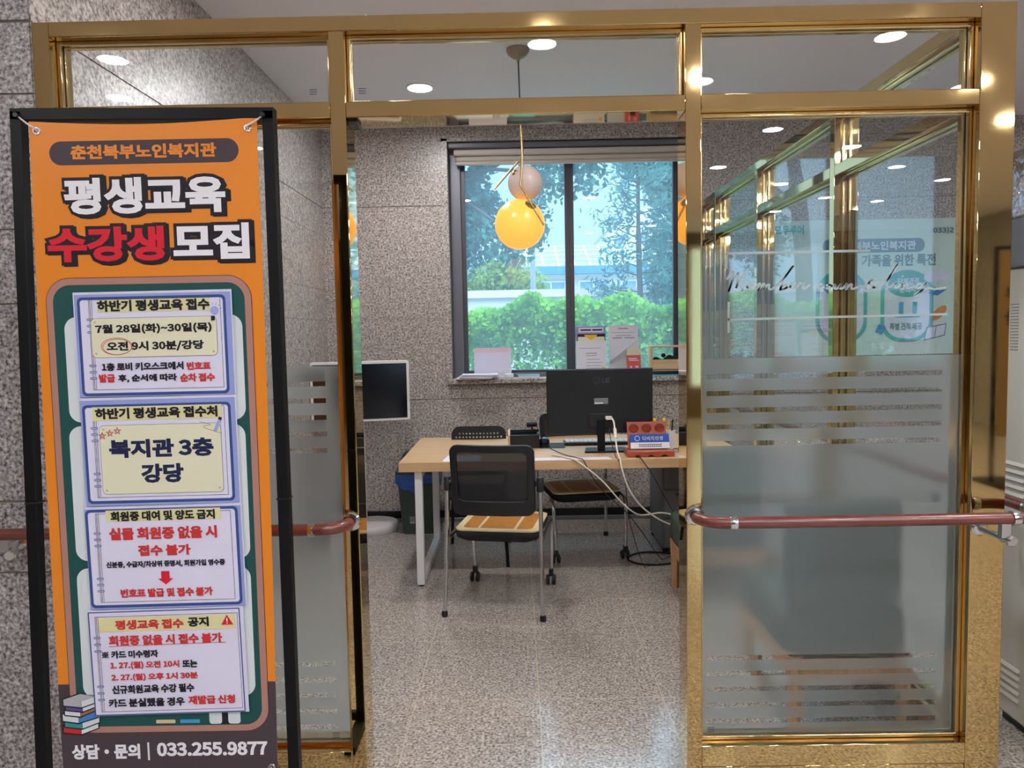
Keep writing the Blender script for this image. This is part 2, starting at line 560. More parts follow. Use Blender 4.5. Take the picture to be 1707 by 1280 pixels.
    def text(s, txt, x0, x1, z0, z1, y, w=0.035, res=2, flip=False, bres=0):
        vs, fs = text_geo(txt, w, res, bres)
        xs = vs[:, 0]; ys = vs[:, 1]
        X = (xs - xs.min()) / max(xs.max() - xs.min(), 1e-6)
        if flip: X = 1 - X
        X = x0 + X * (x1 - x0)
        Z = z0 + (ys - ys.min()) / max(ys.max() - ys.min(), 1e-6) * (z1 - z0)
        Y = y + vs[:, 2] * 0.002
        return s.add(np.stack([X, Y, Z], 1).tolist(), fs)
    def build(s, name, mats, parent=None, bevel=0.0, smooth=35, local=False, seg=2):
        me = bpy.data.meshes.new(name)
        vs = s.v
        if parent is not None and not local:
            o = ORG.get(parent.name, Vector((0, 0, 0)))
            vs = [(a - o.x, b - o.y, c - o.z) for a, b, c in vs]
        me.from_pydata(vs, [], s.f)
        if not isinstance(mats, (list, tuple)):
            mats = [mats]
        for m in mats:
            me.materials.append(MT[m] if isinstance(m, str) else m)
        if len(mats) > 1:
            me.polygons.foreach_set('material_index', s.m)
        bm = bmesh.new(); bm.from_mesh(me)
        if len(bm.faces) < 60000:
            bmesh.ops.recalc_face_normals(bm, faces=bm.faces)
        bm.to_mesh(me); bm.free()
        if smooth:
            me.shade_smooth()
            me.set_sharp_from_angle(angle=math.radians(smooth))
        ob = bpy.data.objects.new(name, me)
        COL.objects.link(ob)
        if parent is not None:
            ob.parent = parent
            if not local:
                ORG[ob.name] = ORG.get(parent.name, Vector((0, 0, 0)))
        if bevel:
            md = ob.modifiers.new('bevel', 'BEVEL')
            md.width = bevel
            md.segments = seg
            md.limit_method = 'ANGLE'
            md.angle_limit = math.radians(40)
        return ob

ORG = {}
TEXT_CACHE = {}
try:                                            # Blender's own bundled Noto Sans; its built-in default font serves if absent
    import os
    FONT = bpy.data.fonts.load(os.path.join(bpy.utils.system_resource('DATAFILES'), 'fonts', 'Noto Sans CJK Regular.woff2'))
except Exception:
    FONT = None
def text_geo(txt, w, res, bres):
    key = (txt, w, res, bres)
    if key in TEXT_CACHE:
        return TEXT_CACHE[key]
    cu = bpy.data.curves.new('lettering', 'FONT')
    cu.body = txt
    cu.size = 1.0
    if FONT:
        cu.font = FONT
        cu.size = 2.857
    cu.resolution_u = res
    cu.bevel_depth = w
    cu.bevel_resolution = bres
    ob = bpy.data.objects.new('lettering_source', cu)
    COL.objects.link(ob)
    dg = bpy.context.evaluated_depsgraph_get()
    me = bpy.data.meshes.new_from_object(ob.evaluated_get(dg))
    vs = np.array([v.co[:] for v in me.vertices])
    fs = [tuple(p.vertices) for p in me.polygons]
    bpy.data.objects.remove(ob); bpy.data.curves.remove(cu); bpy.data.meshes.remove(me)
    TEXT_CACHE[key] = (vs, fs)
    return vs, fs

def thing(name, label, cat, loc=(0, 0, 0), group=None, rotz=0.0, kind=None):
    o = bpy.data.objects.new(name, None)
    o.empty_display_size = 0.1
    COL.objects.link(o)
    o.location = loc
    o.rotation_euler = (0, 0, rotz)
    o['label'] = label; o['category'] = cat
    if group: o['group'] = group
    if kind: o['kind'] = kind
    ORG[o.name] = Vector(loc)
    return o

def tag(o, label, cat, group=None, kind=None):
    o['label'] = label; o['category'] = cat
    if group: o['group'] = group
    if kind: o['kind'] = kind
    return o

def struct(o, label, cat):
    return tag(o, label, cat, kind='structure')

def copy_tree(o, parent=None):
    c = o.copy()
    COL.objects.link(c)
    if parent is not None: c.parent = parent
    for ch in list(o.children):
        copy_tree(ch, c)
    return c

def rr(x0, x1, z0, z1, r, n=6):
    r = min(r, (x1 - x0) / 2 - 1e-6, (z1 - z0) / 2 - 1e-6)
    P = []
    for cx, cz, a0 in ((x1 - r, z1 - r, 0), (x0 + r, z1 - r, PI / 2), (x0 + r, z0 + r, PI), (x1 - r, z0 + r, 1.5 * PI)):
        for k in range(n + 1):
            a = a0 + PI / 2 * k / n
            P.append((cx + r * math.cos(a), cz + r * math.sin(a)))
    return P

def rect(x0, x1, z0, z1):
    return [(x0, z0), (x1, z0), (x1, z1), (x0, z1)]

def crom(P, k=6):
    P = [Vector(p) for p in P]
    Q = [P[0] * 2 - P[1]] + P + [P[-1] * 2 - P[-2]]
    out = []
    for i in range(1, len(Q) - 2):
        p0, p1, p2, p3 = Q[i - 1:i + 3]
        for j in range(k):
            t = j / k
            out.append(0.5 * ((2 * p1) + (p2 - p0) * t + (2 * p0 - 5 * p1 + 4 * p2 - p3) * t * t + (3 * p1 - p0 - 3 * p2 + p3) * t ** 3))
    out.append(P[-1])
    return out

def stroke(mb, pts2, w, y, k=6):                 # a flat pen stroke in an upright plane
    P = crom([(a, b, 0) for a, b in pts2], k)
    L, Rr = [], []
    for i, p in enumerate(P):
        t = (P[min(i + 1, len(P) - 1)] - P[max(i - 1, 0)])
        if t.length < 1e-9: t = Vector((1, 0, 0))
        t.normalize()
        nrm = Vector((-t.y, t.x, 0)) * w / 2
        L.append(p + nrm); Rr.append(p - nrm)
    n = len(P)
    vs = [(p.x, y, p.y) for p in L] + [(p.x, y, p.y) for p in Rr]
    mb.add(vs, [(i, i + 1, n + i + 1, n + i) for i in range(n - 1)])

def line2(mb, a, b, w, y):
    stroke(mb, [a, ((a[0] + b[0]) / 2, (a[1] + b[1]) / 2), b], w, y, 1)

# ------------------------------------------------------------------ measured layouts of the printed matter (metres)
BANNER = [
    ('춘천북부노인복지관', 'o', -1.1336, -0.7593, 1.9618, 1.9979),
    ('평생교육', 'w', -1.1571, -0.7412, 1.8223, 1.9149),
    ('수강생', 'r', -1.2065, -0.9035, 1.7018, 1.7906),
    ('모집', 'w', -0.8813, -0.6844, 1.7027, 1.7945),
    ('상담·문의', 'w', -1.2235, -1.0379, 0.3685, 0.4105),
    ('033.255.9877', 'w', -0.992, -0.693, 0.3742, 0.4128),
    ('#pill', '', -1.1892, -0.7025, 1.9482, 2.0084),
    ('#board', '', -1.2446, -0.6993, 0.4421, 1.658),
    ('#chalk1', '', -0.9882, -0.9379, 0.465, 0.475),
    ('#chalk2', '', -0.9249, -0.873, 0.4657, 0.4757),
    ('#eraser', '', -0.8481, -0.7639, 0.4626, 0.4993),
    ('#bar', '', -1.0183, -1.0118, 0.3684, 0.4121),
    ('#blob1', '', -1.1712, -0.7189, 1.2801, 1.5542),
    ('#blob2', '', -1.1737, -0.7332, 0.9115, 1.1847),
    ('#blob3', '', -1.1789, -0.7296, 0.5334, 0.8299),
]
P1 = [
    ('하반기 평생교육 접수', 'k', -1.0834, -0.7915, 1.5727, 1.6021),
    ('7월 28일(화)~30일(목)', 'k', -1.0915, -0.7888, 1.5138, 1.5402),
    ('오전 9시 30분/강당', 'k', -1.0643, -0.8111, 1.4687, 1.4951),
    ('1층 로비 키오스크에서', 'k', -1.0798, -0.8668, 1.4194, 1.4404),
    ('번호표', 'r', -0.8589, -0.7963, 1.4182, 1.4385),
    ('발급', 'r', -1.0893, -1.047, 1.3898, 1.4117),
    ('후, 순서에 따라', 'k', -1.0391, -0.8855, 1.3878, 1.4097),
    ('순차 접수', 'r', -0.8776, -0.7867, 1.387, 1.4089),
    ('#hl', '', -1.0834, -0.7907, 1.5712, 1.6036),
    ('#cream', '', -1.1021, -0.7765, 1.4547, 1.5557),
    ('#ell', '', -1.0784, -0.9979, 1.4612, 1.5047),
    ('#blue', '', -1.1346, -0.7517, 1.3562, 1.6098),
    ('#page', '', -1.1252, -0.7595, 1.364, 1.602),
    ('#line', '', -1.1062, -0.764, 1.3702, 1.605),
    ('#bulb', '', -0.7931, -0.7651, 1.5465, 1.5852),
]
P2 = [
    ('하반기 평생교육 접수처', 'k', -1.1038, -0.783, 1.2939, 1.3231),
    ('복지관 3층', 'n', -1.0727, -0.7982, 1.1909, 1.2399),
    ('강당', 'n', -0.9925, -0.8803, 1.1232, 1.1742),
    ('#hl', '', -1.1117, -0.772, 1.29, 1.3262),
    ('#cream', '', -1.0948, -0.7775, 1.0961, 1.2771),
    ('#blue', '', -1.1366, -0.75, 1.0723, 1.3308),
    ('#page', '', -1.1271, -0.7578, 1.0819, 1.3229),
    ('#line', '', -1.1112, -0.7656, 1.0866, 1.3229),
    ('#stars', '', -1.0989, -1.0359, 1.2416, 1.2716),
    ('#pencil', '', -0.8019, -0.7751, 1.2493, 1.2935),
]
P3 = [
    ('회원증 대여 및 양도 금지', 'k', -1.0778, -0.8016, 1.0232, 1.0497),
    ('실물 회원증 없을 시', 'r', -1.0851, -0.799, 0.9725, 1.0063),
    ('접수 불가', 'r', -1.0112, -0.8711, 0.9289, 0.958),
    ('신분증, 수급자/차상위 증명서, 회원가입 영수증', 'k', -1.0977, -0.7821, 0.8965, 0.9159),
    ('번호표 발급 및 접수 불가', 'r', -1.0642, -0.819, 0.8175, 0.8413),
    ('#hl', '', -1.0904, -0.7873, 1.0224, 1.0528),
    ('#arrow', '', -0.9624, -0.9217, 0.8511, 0.8868),
    ('#blue', '', -1.1445, -0.7431, 0.7925, 1.0544),
    ('#page', '', -1.135, -0.7526, 0.8007, 1.0464),
    ('#line', '', -1.1189, -0.7605, 0.8055, 1.0448),
]
P4 = [
    ('평생교육 접수', 'r', -1.081, -0.8982, 0.731, 0.7572),
    ('공지', 'k', -0.8868, -0.8307, 0.7338, 0.76),
    ('회원증 없을 시 접수 불가', 'r', -1.101, -0.7976, 0.6877, 0.7156),
    ('※ 카드 미수령자', 'k', -1.1224, -0.9712, 0.653, 0.6744),
    ('1. 27.(월) 오전 10시', 'r', -1.1016, -0.9164, 0.6219, 0.6442),
    ('또는', 'k', -0.9083, -0.8681, 0.6225, 0.6439),
    ('2. 27.(월) 오후 1시 30분', 'r', -1.1017, -0.8689, 0.5893, 0.6108),
    ('신규회원교육 수강 필수', 'k', -1.1019, -0.8809, 0.5554, 0.5794),
    ('카드 분실했을 경우', 'k', -1.1136, -0.9085, 0.5184, 0.5424),
    ('재발급 신청', 'r', -0.8986, -0.7728, 0.5206, 0.5447),
    ('#hl', '', -1.1258, -0.7604, 0.7254, 0.7646),
    ('#tri', '', -0.7977, -0.7657, 0.7365, 0.7637),
    ('#blue', '', -1.1527, -0.7473, 0.4959, 0.781),
    ('#page', '', -1.1463, -0.7521, 0.5008, 0.7761),
    ('#line', '', -1.1351, -0.7538, 0.5058, 0.7678),
    ('#ul', '', -1.1017, -0.7885, 0.6868, 0.6893),
]
POSTER = [
    ('모두투어', 't', 2.0229, 2.2514, 2.2191, 2.2884),
    ('033)2', 's', 3.2574, 3.4156, 2.2004, 2.2559),
    ('춘천북부노인복지관', 'w', 2.495, 3.1246, 2.0857, 2.1552),
    ('회원·가족을 위한 특전', 's', 2.4635, 3.2805, 1.9592, 2.0521),
    ('단체견적', 'w', 2.9891, 3.1528, 1.8157, 1.867),
    ('문의시', 'w', 3.0042, 3.1259, 1.7505, 1.8018),
    ('기지', 'w', 2.5587, 2.6523, 1.8246, 1.8758),
    ('박시', 'w', 2.5595, 2.6531, 1.7592, 1.8106),
    ('특별 견적 제공', 's', 2.9291, 3.1826, 1.4602, 1.5166),
    ('에서', 's', 2.5292, 2.6044, 1.5304, 1.5633),
    ('할인', 'r', 2.5296, 2.633, 1.4878, 1.5348),
    ('서비스', 's', 2.5395, 2.657, 1.4452, 1.4828),
    ('#pill', '', 2.3457, 3.1758, 2.0727, 2.17),
    ('#cap2', '', 2.8564, 3.2688, 1.3659, 1.9184),
    ('#cap1', '', 2.3499, 2.7533, 1.3659, 1.9235),
    ('#teal2', '', 2.9193, 3.2139, 1.7224, 1.9229),
    ('#teal1', '', 2.4185, 2.6946, 1.7367, 1.9327),
    ('#cloud', '', 3.1894, 3.3669, 1.8397, 1.9235),
    ('#sun', '', 2.5187, 2.6172, 1.6101, 1.7038),
    ('#screen', '', 2.9833, 3.1567, 1.5585, 1.6803),
    ('#bread', '', 3.265, 3.3634, 1.5399, 1.643),
    ('#book', '', 3.2023, 3.3667, 1.3712, 1.4888),
    ('#bluebook', '', 2.812, 2.8965, 1.4263, 1.511),
    ('#plane', '', 3.2197, 3.3787, 1.7274, 1.7927),
    ('#poster', '', 1.9736, 3.4717, 1.2683, 2.3141),
]
SCRIPT_STROKES = [
    [(0.6776, 1.6553), (0.6911, 1.6788), (0.6978, 1.6786), (0.6911, 1.6461), (0.683, 1.6171)] ,
    [(0.683, 1.6171), (0.6956, 1.6505), (0.7113, 1.6748), (0.714, 1.6703), (0.7069, 1.6278)] ,
    [(0.7069, 1.6278), (0.7226, 1.6612), (0.7361, 1.6788), (0.7392, 1.672), (0.728, 1.6409), (0.7263, 1.6185), (0.7326, 1.622)] ,
    [(0.7398, 1.6295), (0.7564, 1.6359), (0.7609, 1.643), (0.7528, 1.6462), (0.7429, 1.6361), (0.7438, 1.6271), (0.7565, 1.6233), (0.7731, 1.6311)] ,
    [(0.7731, 1.6266), (0.7812, 1.6408), (0.7839, 1.6376), (0.7776, 1.6184)] ,
    [(0.7776, 1.6184), (0.7902, 1.6352), (0.7983, 1.6387), (0.7947, 1.6208)] ,
    [(0.7947, 1.6208), (0.8059, 1.6349), (0.8136, 1.637), (0.8118, 1.6245), (0.8195, 1.6221), (0.8352, 1.6321)] ,
    [(0.8352, 1.6321), (0.8665, 1.6651), (0.8897, 1.6946), (0.8821, 1.6872), (0.8576, 1.6474), (0.8466, 1.6162)] ,
    [(0.8465, 1.6185), (0.8532, 1.6295), (0.8667, 1.636), (0.869, 1.627), (0.8578, 1.6196), (0.8497, 1.6215), (0.8802, 1.629)] ,
    [(0.8802, 1.629), (0.8937, 1.6342), (0.8959, 1.6413), (0.8869, 1.6415), (0.8802, 1.6313), (0.8848, 1.6236), (0.9027, 1.6286)] ,
    [(0.9027, 1.6286), (0.9117, 1.641), (0.9171, 1.6373), (0.9274, 1.6393), (0.9208, 1.6247), (0.9275, 1.6228), (0.9441, 1.6345)] ,
    [(0.9837, 1.6338), (0.9769, 1.6362), (0.968, 1.6274), (0.9748, 1.6219), (0.995, 1.6287)] ,
    [(1.0053, 1.6334), (0.995, 1.6291), (0.9964, 1.6223), (1.0085, 1.623), (1.0129, 1.631), (1.0039, 1.6334), (1.0152, 1.6287), (1.0264, 1.633)] ,
    [(1.0264, 1.633), (1.022, 1.6219), (1.031, 1.6208), (1.0421, 1.6327), (1.0386, 1.6224), (1.0468, 1.6205), (1.0557, 1.6279)] ,
    [(1.0557, 1.6279), (1.0623, 1.6354), (1.058, 1.6167), (1.0713, 1.6321), (1.0781, 1.632), (1.076, 1.6208), (1.085, 1.6193), (1.1073, 1.6292)] ,
    [(1.1075, 1.6193), (1.1319, 1.6368), (1.143, 1.6464), (1.1341, 1.6444), (1.132, 1.6355), (1.1411, 1.6241), (1.139, 1.6152), (1.1233, 1.611), (1.1143, 1.6156)] ,
    [(1.1434, 1.6196), (1.159, 1.6282), (1.1612, 1.6362), (1.1522, 1.6364), (1.1465, 1.6262), (1.1524, 1.6194), (1.1681, 1.6236)] ,
    [(1.1681, 1.6236), (1.1946, 1.6499), (1.2166, 1.683), (1.2218, 1.6941), (1.2077, 1.6765), (1.1903, 1.6366), (1.1905, 1.624), (1.2018, 1.6238), (1.2129, 1.6317)] ,
    [(1.2129, 1.6317), (1.2196, 1.6351), (1.2153, 1.6227), (1.222, 1.6203), (1.2354, 1.629)] ,
    [(1.2385, 1.6567), (1.2412, 1.6549)] ,
    [(1.2354, 1.629), (1.2398, 1.6321), (1.2364, 1.6178), (1.251, 1.631), (1.2569, 1.6299), (1.2535, 1.6193), (1.2625, 1.6182), (1.2804, 1.6237)] ,
    [(1.3027, 1.63), (1.2915, 1.6302), (1.2826, 1.6214), (1.2895, 1.6168), (1.3028, 1.6233), (1.3147, 1.6342), (1.303, 1.6121), (1.2854, 1.5945), (1.2786, 1.5946), (1.2942, 1.6055), (1.3209, 1.6162), (1.3434, 1.6131), (1.3792, 1.6173)] ,
]
# ------------------------------------------------------------------ the setting
ROWS = [0.0, 0.745, 0.98, 1.62, 1.855, 2.275, 2.497, 2.895, 3.1]

def row_gap(z, gap):
    return gap if min(abs(z - 2.497), abs(z - 0.98)) < 0.01 else gap * (0.7 if gap > 0.008 else 0.35)

def stone_rows(mb, along, fixed, a0, a1, thick, holes=(), joints=(0.46,), gap=0.004, proud=0.006, zs=ROWS):
    """stone slabs in rows over a grout backing. along = 'x' or 'y'; fixed = the face's coordinate, thick signed away from the viewer"""
    def put(p0, p1, d0, d1, z0, z1):
        if p1 - p0 < 0.01 or z1 - z0 < 0.01: return
        lo, hi = min(d0, d1), max(d0, d1)
        if along == 'x': mb.box(p0, p1, lo, hi, z0, z1)
        else: mb.box(lo, hi, p0, p1, z0, z1)
    sg = 1 if thick > 0 else -1
    cuts = sorted(set([zs[0], zs[-1]] + [h[2] for h in holes] + [h[3] for h in holes]))
    for layer in (0, 1):
        mb.cur = layer
        if layer == 1:                            # backing, around the holes
            for z0, z1 in zip(cuts[:-1], cuts[1:]):
                segs = [(a0, a1)]
                for h in holes:
                    if h[2] < z1 - 1e-4 and h[3] > z0 + 1e-4:
                        segs = [q for s0, s1 in segs for q in ((s0, min(s1, h[0])), (max(s0, h[1]), s1)) if q[1] > q[0]]
                for s0, s1 in segs:
                    put(s0, s1, fixed + sg * proud, fixed + thick, z0, z1)
        else:
            for r, (z0, z1) in enumerate(zip(zs[:-1], zs[1:])):
                zc = sorted(set([z0, z1] + [h[k] for h in holes for k in (2, 3) if z0 < h[k] < z1]))
                for q0, q1 in zip(zc[:-1], zc[1:]):
                    segs = [(a0, a1)]
                    for h in holes:
                        if h[2] < q1 - 1e-4 and h[3] > q0 + 1e-4:
                            segs = [q for s0, s1 in segs for q in ((s0, min(s1, h[0])), (max(s0, h[1]), s1)) if q[1] > q[0]]
                    for j in joints[r % len(joints)]:
                        segs = [q for s0, s1 in segs for q in (((s0, j), (j, s1)) if s0 < j < s1 else ((s0, s1),))]
                    for s0, s1 in segs:
                        put(s0 + gap * .15 * (s0 > a0), s1 - gap * .15 * (s1 < a1), fixed, fixed + sg * (proud + 0.002),
                            q0 + (row_gap(q0, gap) / 2 if q0 == z0 else 0), q1 - (row_gap(q1, gap) / 2 if q1 == z1 else 0))

mb = MB(); mb.box(-6.2, 7.2, -8.2, 6.3, -0.06, 0.0)
struct(mb.build('floor', 'granite_floor'), 'speckled beige grey granite tile floor with thin pale grout lines', 'floor')

DOWNLIGHTS = [(-0.60, 5.04), (-0.6, 3.15), (0.9, 3.15), (-2.28, 0.48), (0.17, 0.58), (2.10, 0.58), (1.22, -0.12), (-2.6, -0.2), (3.05, -0.35),
              (2.1, -1.35), (3.02, -2.0), (3.9, -1.3), (0.2, -1.4), (-2.2, -1.6), (2.03, -2.75), (3.87, -2.9), (4.75, -3.65), (2.98, -3.7),
              (3.86, -4.66), (4.67, -5.0), (3.6, -5.7), (0.3, -3.6), (-2.2, -4.2), (3.1, 3.4), (2.6, 1.9), (5.0, 4.6)]
mb = MB(); mb.box(-6.2, 7.2, -8.2, 6.3, 3.1, 3.2)
struct(mb.build('ceiling', 'ceiling'), 'plain pale grey painted ceiling with recessed round lamps', 'ceiling')

WIN = (-0.515, 1.40, 1.10, 2.985)
mb = MB()
stone_rows(mb, 'x', 6.0, -1.6, 7.0, 0.28, [WIN], joints=[(-0.9, 0.5, 1.9, 3.3, 4.7), (0.1, 2.2, 3.6), (-0.78, 1.6, 3.0, 4.4), (2.4, 3.9), (-0.95, 1.9, 3.3), (2.0, 3.4), (-0.9, 1.7, 3.1), (0.46, 1.9, 3.3)], gap=0.005)
struct(mb.build('wall_back', ['granite_wall', 'grout']), 'back wall of speckled grey granite slabs around the window', 'wall')
mb = MB()
stone_rows(mb, 'y', -1.50, 2.428, 6.0, -0.1, joints=[(3.6, 4.9), (3.1, 4.4), (4.0,), (3.4, 4.8)], gap=0.006)
struct(mb.build('wall_left', ['granite_wall', 'grout']), 'left side wall of grey granite slabs behind the glass panel', 'wall')
mb = MB()
stone_rows(mb, 'x', 2.425, -6.0, -1.504, 0.1, joints=[(-2.6, -4), (-3.2, -4.4), (-2.9,), (-2.4, -3.8)], gap=0.009)
struct(mb.build('wall_front_left', ['granite_front', 'caulk']), 'grey granite wall left of the brass frame, behind the banner stand', 'wall')
mb = MB(); mb.box(-6.2, -6.0, -8.2, 2.5, 0, 3.1)
struct(mb.build('wall_lobby_left', 'granite_front'), 'left granite wall of the lobby, seen only in reflections', 'wall')
mb = MB(); mb.box(7.0, 7.2, -8.2, 6.3, 0, 3.1)
struct(mb.build('wall_right', 'granite_wall'), 'granite wall at the right end of the corridor', 'wall')
mb = MB()
RW = (2.9, 5.2, 0.5, 2.9)
mb.box(-6.0, RW[0], -8.2, -8.0, 0, 3.1); mb.box(RW[1], 7.0, -8.2, -8.0, 0, 3.1)
mb.box(RW[0], RW[1], -8.2, -8.0, 0, RW[2]); mb.box(RW[0], RW[1], -8.2, -8.0, RW[3], 3.1)
struct(mb.build('wall_rear', 'lobby_warm'), 'warm beige rear wall of the lobby, seen only in reflections', 'wall')
mb = MB()
for x in (RW[0], 3.63, 4.4, RW[1] - 0.06): mb.box(x, x + 0.06, -8.15, -8.05, RW[2], RW[3])
mb.box(RW[0], RW[1], -8.15, -8.05, RW[2], RW[2] + 0.06); mb.box(RW[0], RW[1], -8.15, -8.05, RW[3] - 0.06, RW[3])
w2 = struct(mb.build('window_2', 'white_metal'), 'white framed lobby window seen only as a reflection in the glass', 'window')
mb = MB(); mb.box(RW[0], RW[1], -8.105, -8.095, RW[2], RW[3]); mb.build('pane', 'window_glass', w2)

# skirting and the light cable duct under it
mb = MB(); mb.box(-1.49, 1.44, 5.975, 6.0, 0.03, 0.088)
struct(mb.build('baseboard_back', 'black_base', bevel=0.003), 'black skirting board along the foot of the back wall', 'baseboard')
mb = MB(); mb.box(-1.49, 1.44, 5.96, 6.0, 0.0, 0.03)
struct(mb.build('trim_1', 'grey_metal', bevel=0.004), 'thin pale grey cable duct on the floor below the black skirting', 'trim')

# window
w1 = thing('window_1', 'two-pane sliding window in a dark grey aluminium frame looking out on a hedge', 'window', (0.44, 6.2, 1.137), kind='structure')
mb = MB()
x0, x1, z0, z1 = WIN[0], WIN[1], 1.137, 2.985
mb.box(x0, -0.43, 6.15, 6.27, z0, z1); mb.box(1.31, x1, 6.15, 6.27, z0, z1)
mb.box(-0.43, 1.31, 6.15, 6.27, z0, z0 + 0.03); mb.box(-0.43, 1.31, 6.15, 6.27, 2.90, z1)
mb.build('frame', 'alu', w1, bevel=0.003)
for a0, a1, yy in ((-0.43, 0.44, 6.20), (0.44, 1.31, 6.20)):
    mb = MB()
    o_, i_ = rect(a0, a1, z0 + 0.03, 2.90), rect(a0 + 0.035, a1 - 0.035, z0 + 0.055, 2.865)
    mb.ring(o_, i_, lambda a, b: (a, yy - 0.02, b), lambda a, b: (a, yy + 0.03, b))
    sash = mb.build('sash', 'alu_dark', w1, bevel=0.002)
    mb = MB(); mb.box(a0 + 0.035, a1 - 0.035, yy + 0.0, yy + 0.005, z0 + 0.055, 2.865)
    mb.build('pane', 'window_glass', sash)
mb = MB()
mb.box(-0.55, 1.43, 5.93, 6.16, 1.100, 1.137)
struct(mb.build('window_sill_1', 'granite_wall', bevel=0.004), 'projecting granite window sill holding papers and leaflets', 'sill')
mb = MB()
for a0, a1 in ((-0.565, -0.515), (1.40, 1.43)):
    mb.box(a0, a1, 5.985, 6.0, 1.137, 3.03)
mb.box(-0.565, 1.43, 5.985, 6.0, 2.985, 3.010)
struct(mb.build('trim_2', 'granite_wall', bevel=0.003), 'narrow granite surround framing the window opening', 'trim')
mb = MB(); mb.box(-0.514, 1.399, 6.012, 6.149, 2.935, 2.984)
struct(mb.build('trim_3', 'alu', bevel=0.012), 'smooth grey lintel strip above the rolled blind', 'trim')
bl = thing('roller_blind', 'rolled-up off-white blind along the top of the window', 'blind', (0.44, 6.08, 2.83))
mb = MB(); mb.box(-0.47, 1.36, 6.02, 6.12, 2.885, 2.930); mb.build('cassette', 'blind', bl, bevel=0.012)
mb = MB(); mb.box(-0.46, 1.35, 6.05, 6.11, 2.845, 2.885); mb.build('rolled_fabric', 'blind', bl, bevel=0.015)
mb = MB(); mb.box(-0.46, 1.35, 6.06, 6.10, 2.82, 2.845); mb.build('bottom_bar', 'blind', bl, bevel=0.006)

# ------------------------------------------------------------------ brass and glass partition
GP = thing('glass_partition', 'polished brass framed glass front with an open doorway, frosted stripes and script lettering', 'partition', (0, 2.46, 0), kind='thing')
YF, YB = 2.40, 2.52
ZT, ZTR, ZBS = 2.482, 2.2225, 0.135
def brass_bar(name, *b, bead=False):
    mb = MB(); mb.box(*b); return mb.build(name, 'brass', GP, bevel=0.0025)
brass_bar('post', -1.483, -1.430, YF, YB, 0, ZT)
brass_bar('post', -0.566, -0.518, YF, YB, 0, ZT - 0.046)
brass_bar('post', 0.535, 0.583, YF, YB, 0, ZT - 0.046)
brass_bar('post', 1.442, 1.551, YF, YB, 0, ZT)
brass_bar('top_beam', -1.430, 1.442, YF, YB, ZT - 0.046, ZT)
for a0, a1 in ((-1.430, -0.566), (-0.518, 0.535), (0.583, 1.442)):
    brass_bar('transom', a0, a1, YF, YB, ZTR - 0.048, ZTR)
for a0, a1 in ((-1.430, -0.566), (0.583, 1.442)):
    brass_bar('base_beam', a0, a1, YF, YB, 0.065, ZBS)
    brass_bar('kick_plate', a0, a1, YF + 0.004, YB - 0.004, 0.0, 0.063)
PANES = []
for a0, a1, c0, c1 in ((-1.430, -0.566, ZBS, ZTR - 0.048), (0.583, 1.442, ZBS, ZTR - 0.048), (-1.430, -0.566, ZTR, ZT - 0.046), (-0.518, 0.535, ZTR, ZT - 0.046), (0.583, 1.442, ZTR, ZT - 0.046)):
    mb = MB()
    b = 0.013
    for y0, y1 in ((2.436, 2.452), (2.462, 2.478)):
        mb.ring(rect(a0, a1, c0, c1), rect(a0 + b, a1 - b, c0 + b, c1 - b), lambda p, q: (p, y0, q), lambda p, q: (p, y1, q))
    bead = mb.build('glazing_bead', 'brass_bead', GP, bevel=0.003)
    mb = MB(); mb.box(a0 + 0.004, a1 - 0.004, 2.4535, 2.4605, c0 + 0.004, c1 - 0.004)
    mb.build('pane', 'glass', GP)
# frosted film with clear stripes
TOPS = [1.3445, 1.2895, 1.2345, 1.180, 1.126]
BOTS = [0.408, 0.355, 0.301, 0.247, 0.192]
def film(x0, x1, sx0, sx1):
    mb = MB()
    z0, z1 = ZBS + 0.005, 1.402
    cl = sorted([(z - 0.008, z + 0.008) for z in TOPS + BOTS])
    y = 2.4528
    mb.flat(rect(x0, sx0, z0, z1), y); mb.flat(rect(sx1, x1, z0, z1), y)
    prev = z0
    for c0, c1 in cl + [(z1, z1)]:
        mb.flat(rect(sx0, sx1, prev, c0), y); prev = c1
    mb.build('frosted_film', 'frost', GP, smooth=0)
film(0.592, 1.433, 0.612, 1.372)
film(-1.421, -0.575, -1.36, -0.625)
mb = MB()
for s_ in SCRIPT_STROKES: stroke(mb, s_, 0.0068, 2.4524, 5)
for a, b in (((0.672, 1.739), (1.135, 1.739)), ((0.676, 1.739), (0.676, 1.690)), ((0.681, 1.528), (1.385, 1.532)), ((0.683, 1.585), (0.683, 1.485))):
    line2(mb, a, b, 0.0075, 2.4524)
mb.build('script_lettering', 'frost_text', GP, smooth=0)
# tiny maker's stamps on the panes
for cx, cz in ((-0.63, 2.262), (-0.475, 2.262), (0.625, 0.155), (-0.63, 0.155)):
    mb = MB()
    for k in range(3):
        mb.flat(rect(cx - 0.012, cx + 0.012, cz + k * 0.007, cz + k * 0.007 + 0.0025), 2.4518)
    mb.build('glass_stamp', 'greyline', GP, smooth=0)
# floor closer and pivot at the left of the door head
mb = MB(); mb.box(-0.518, -0.49, 2.43, 2.50, ZTR - 0.062, ZTR - 0.048); mb.build('door_pivot', 'alu_dark', GP, bevel=0.002)

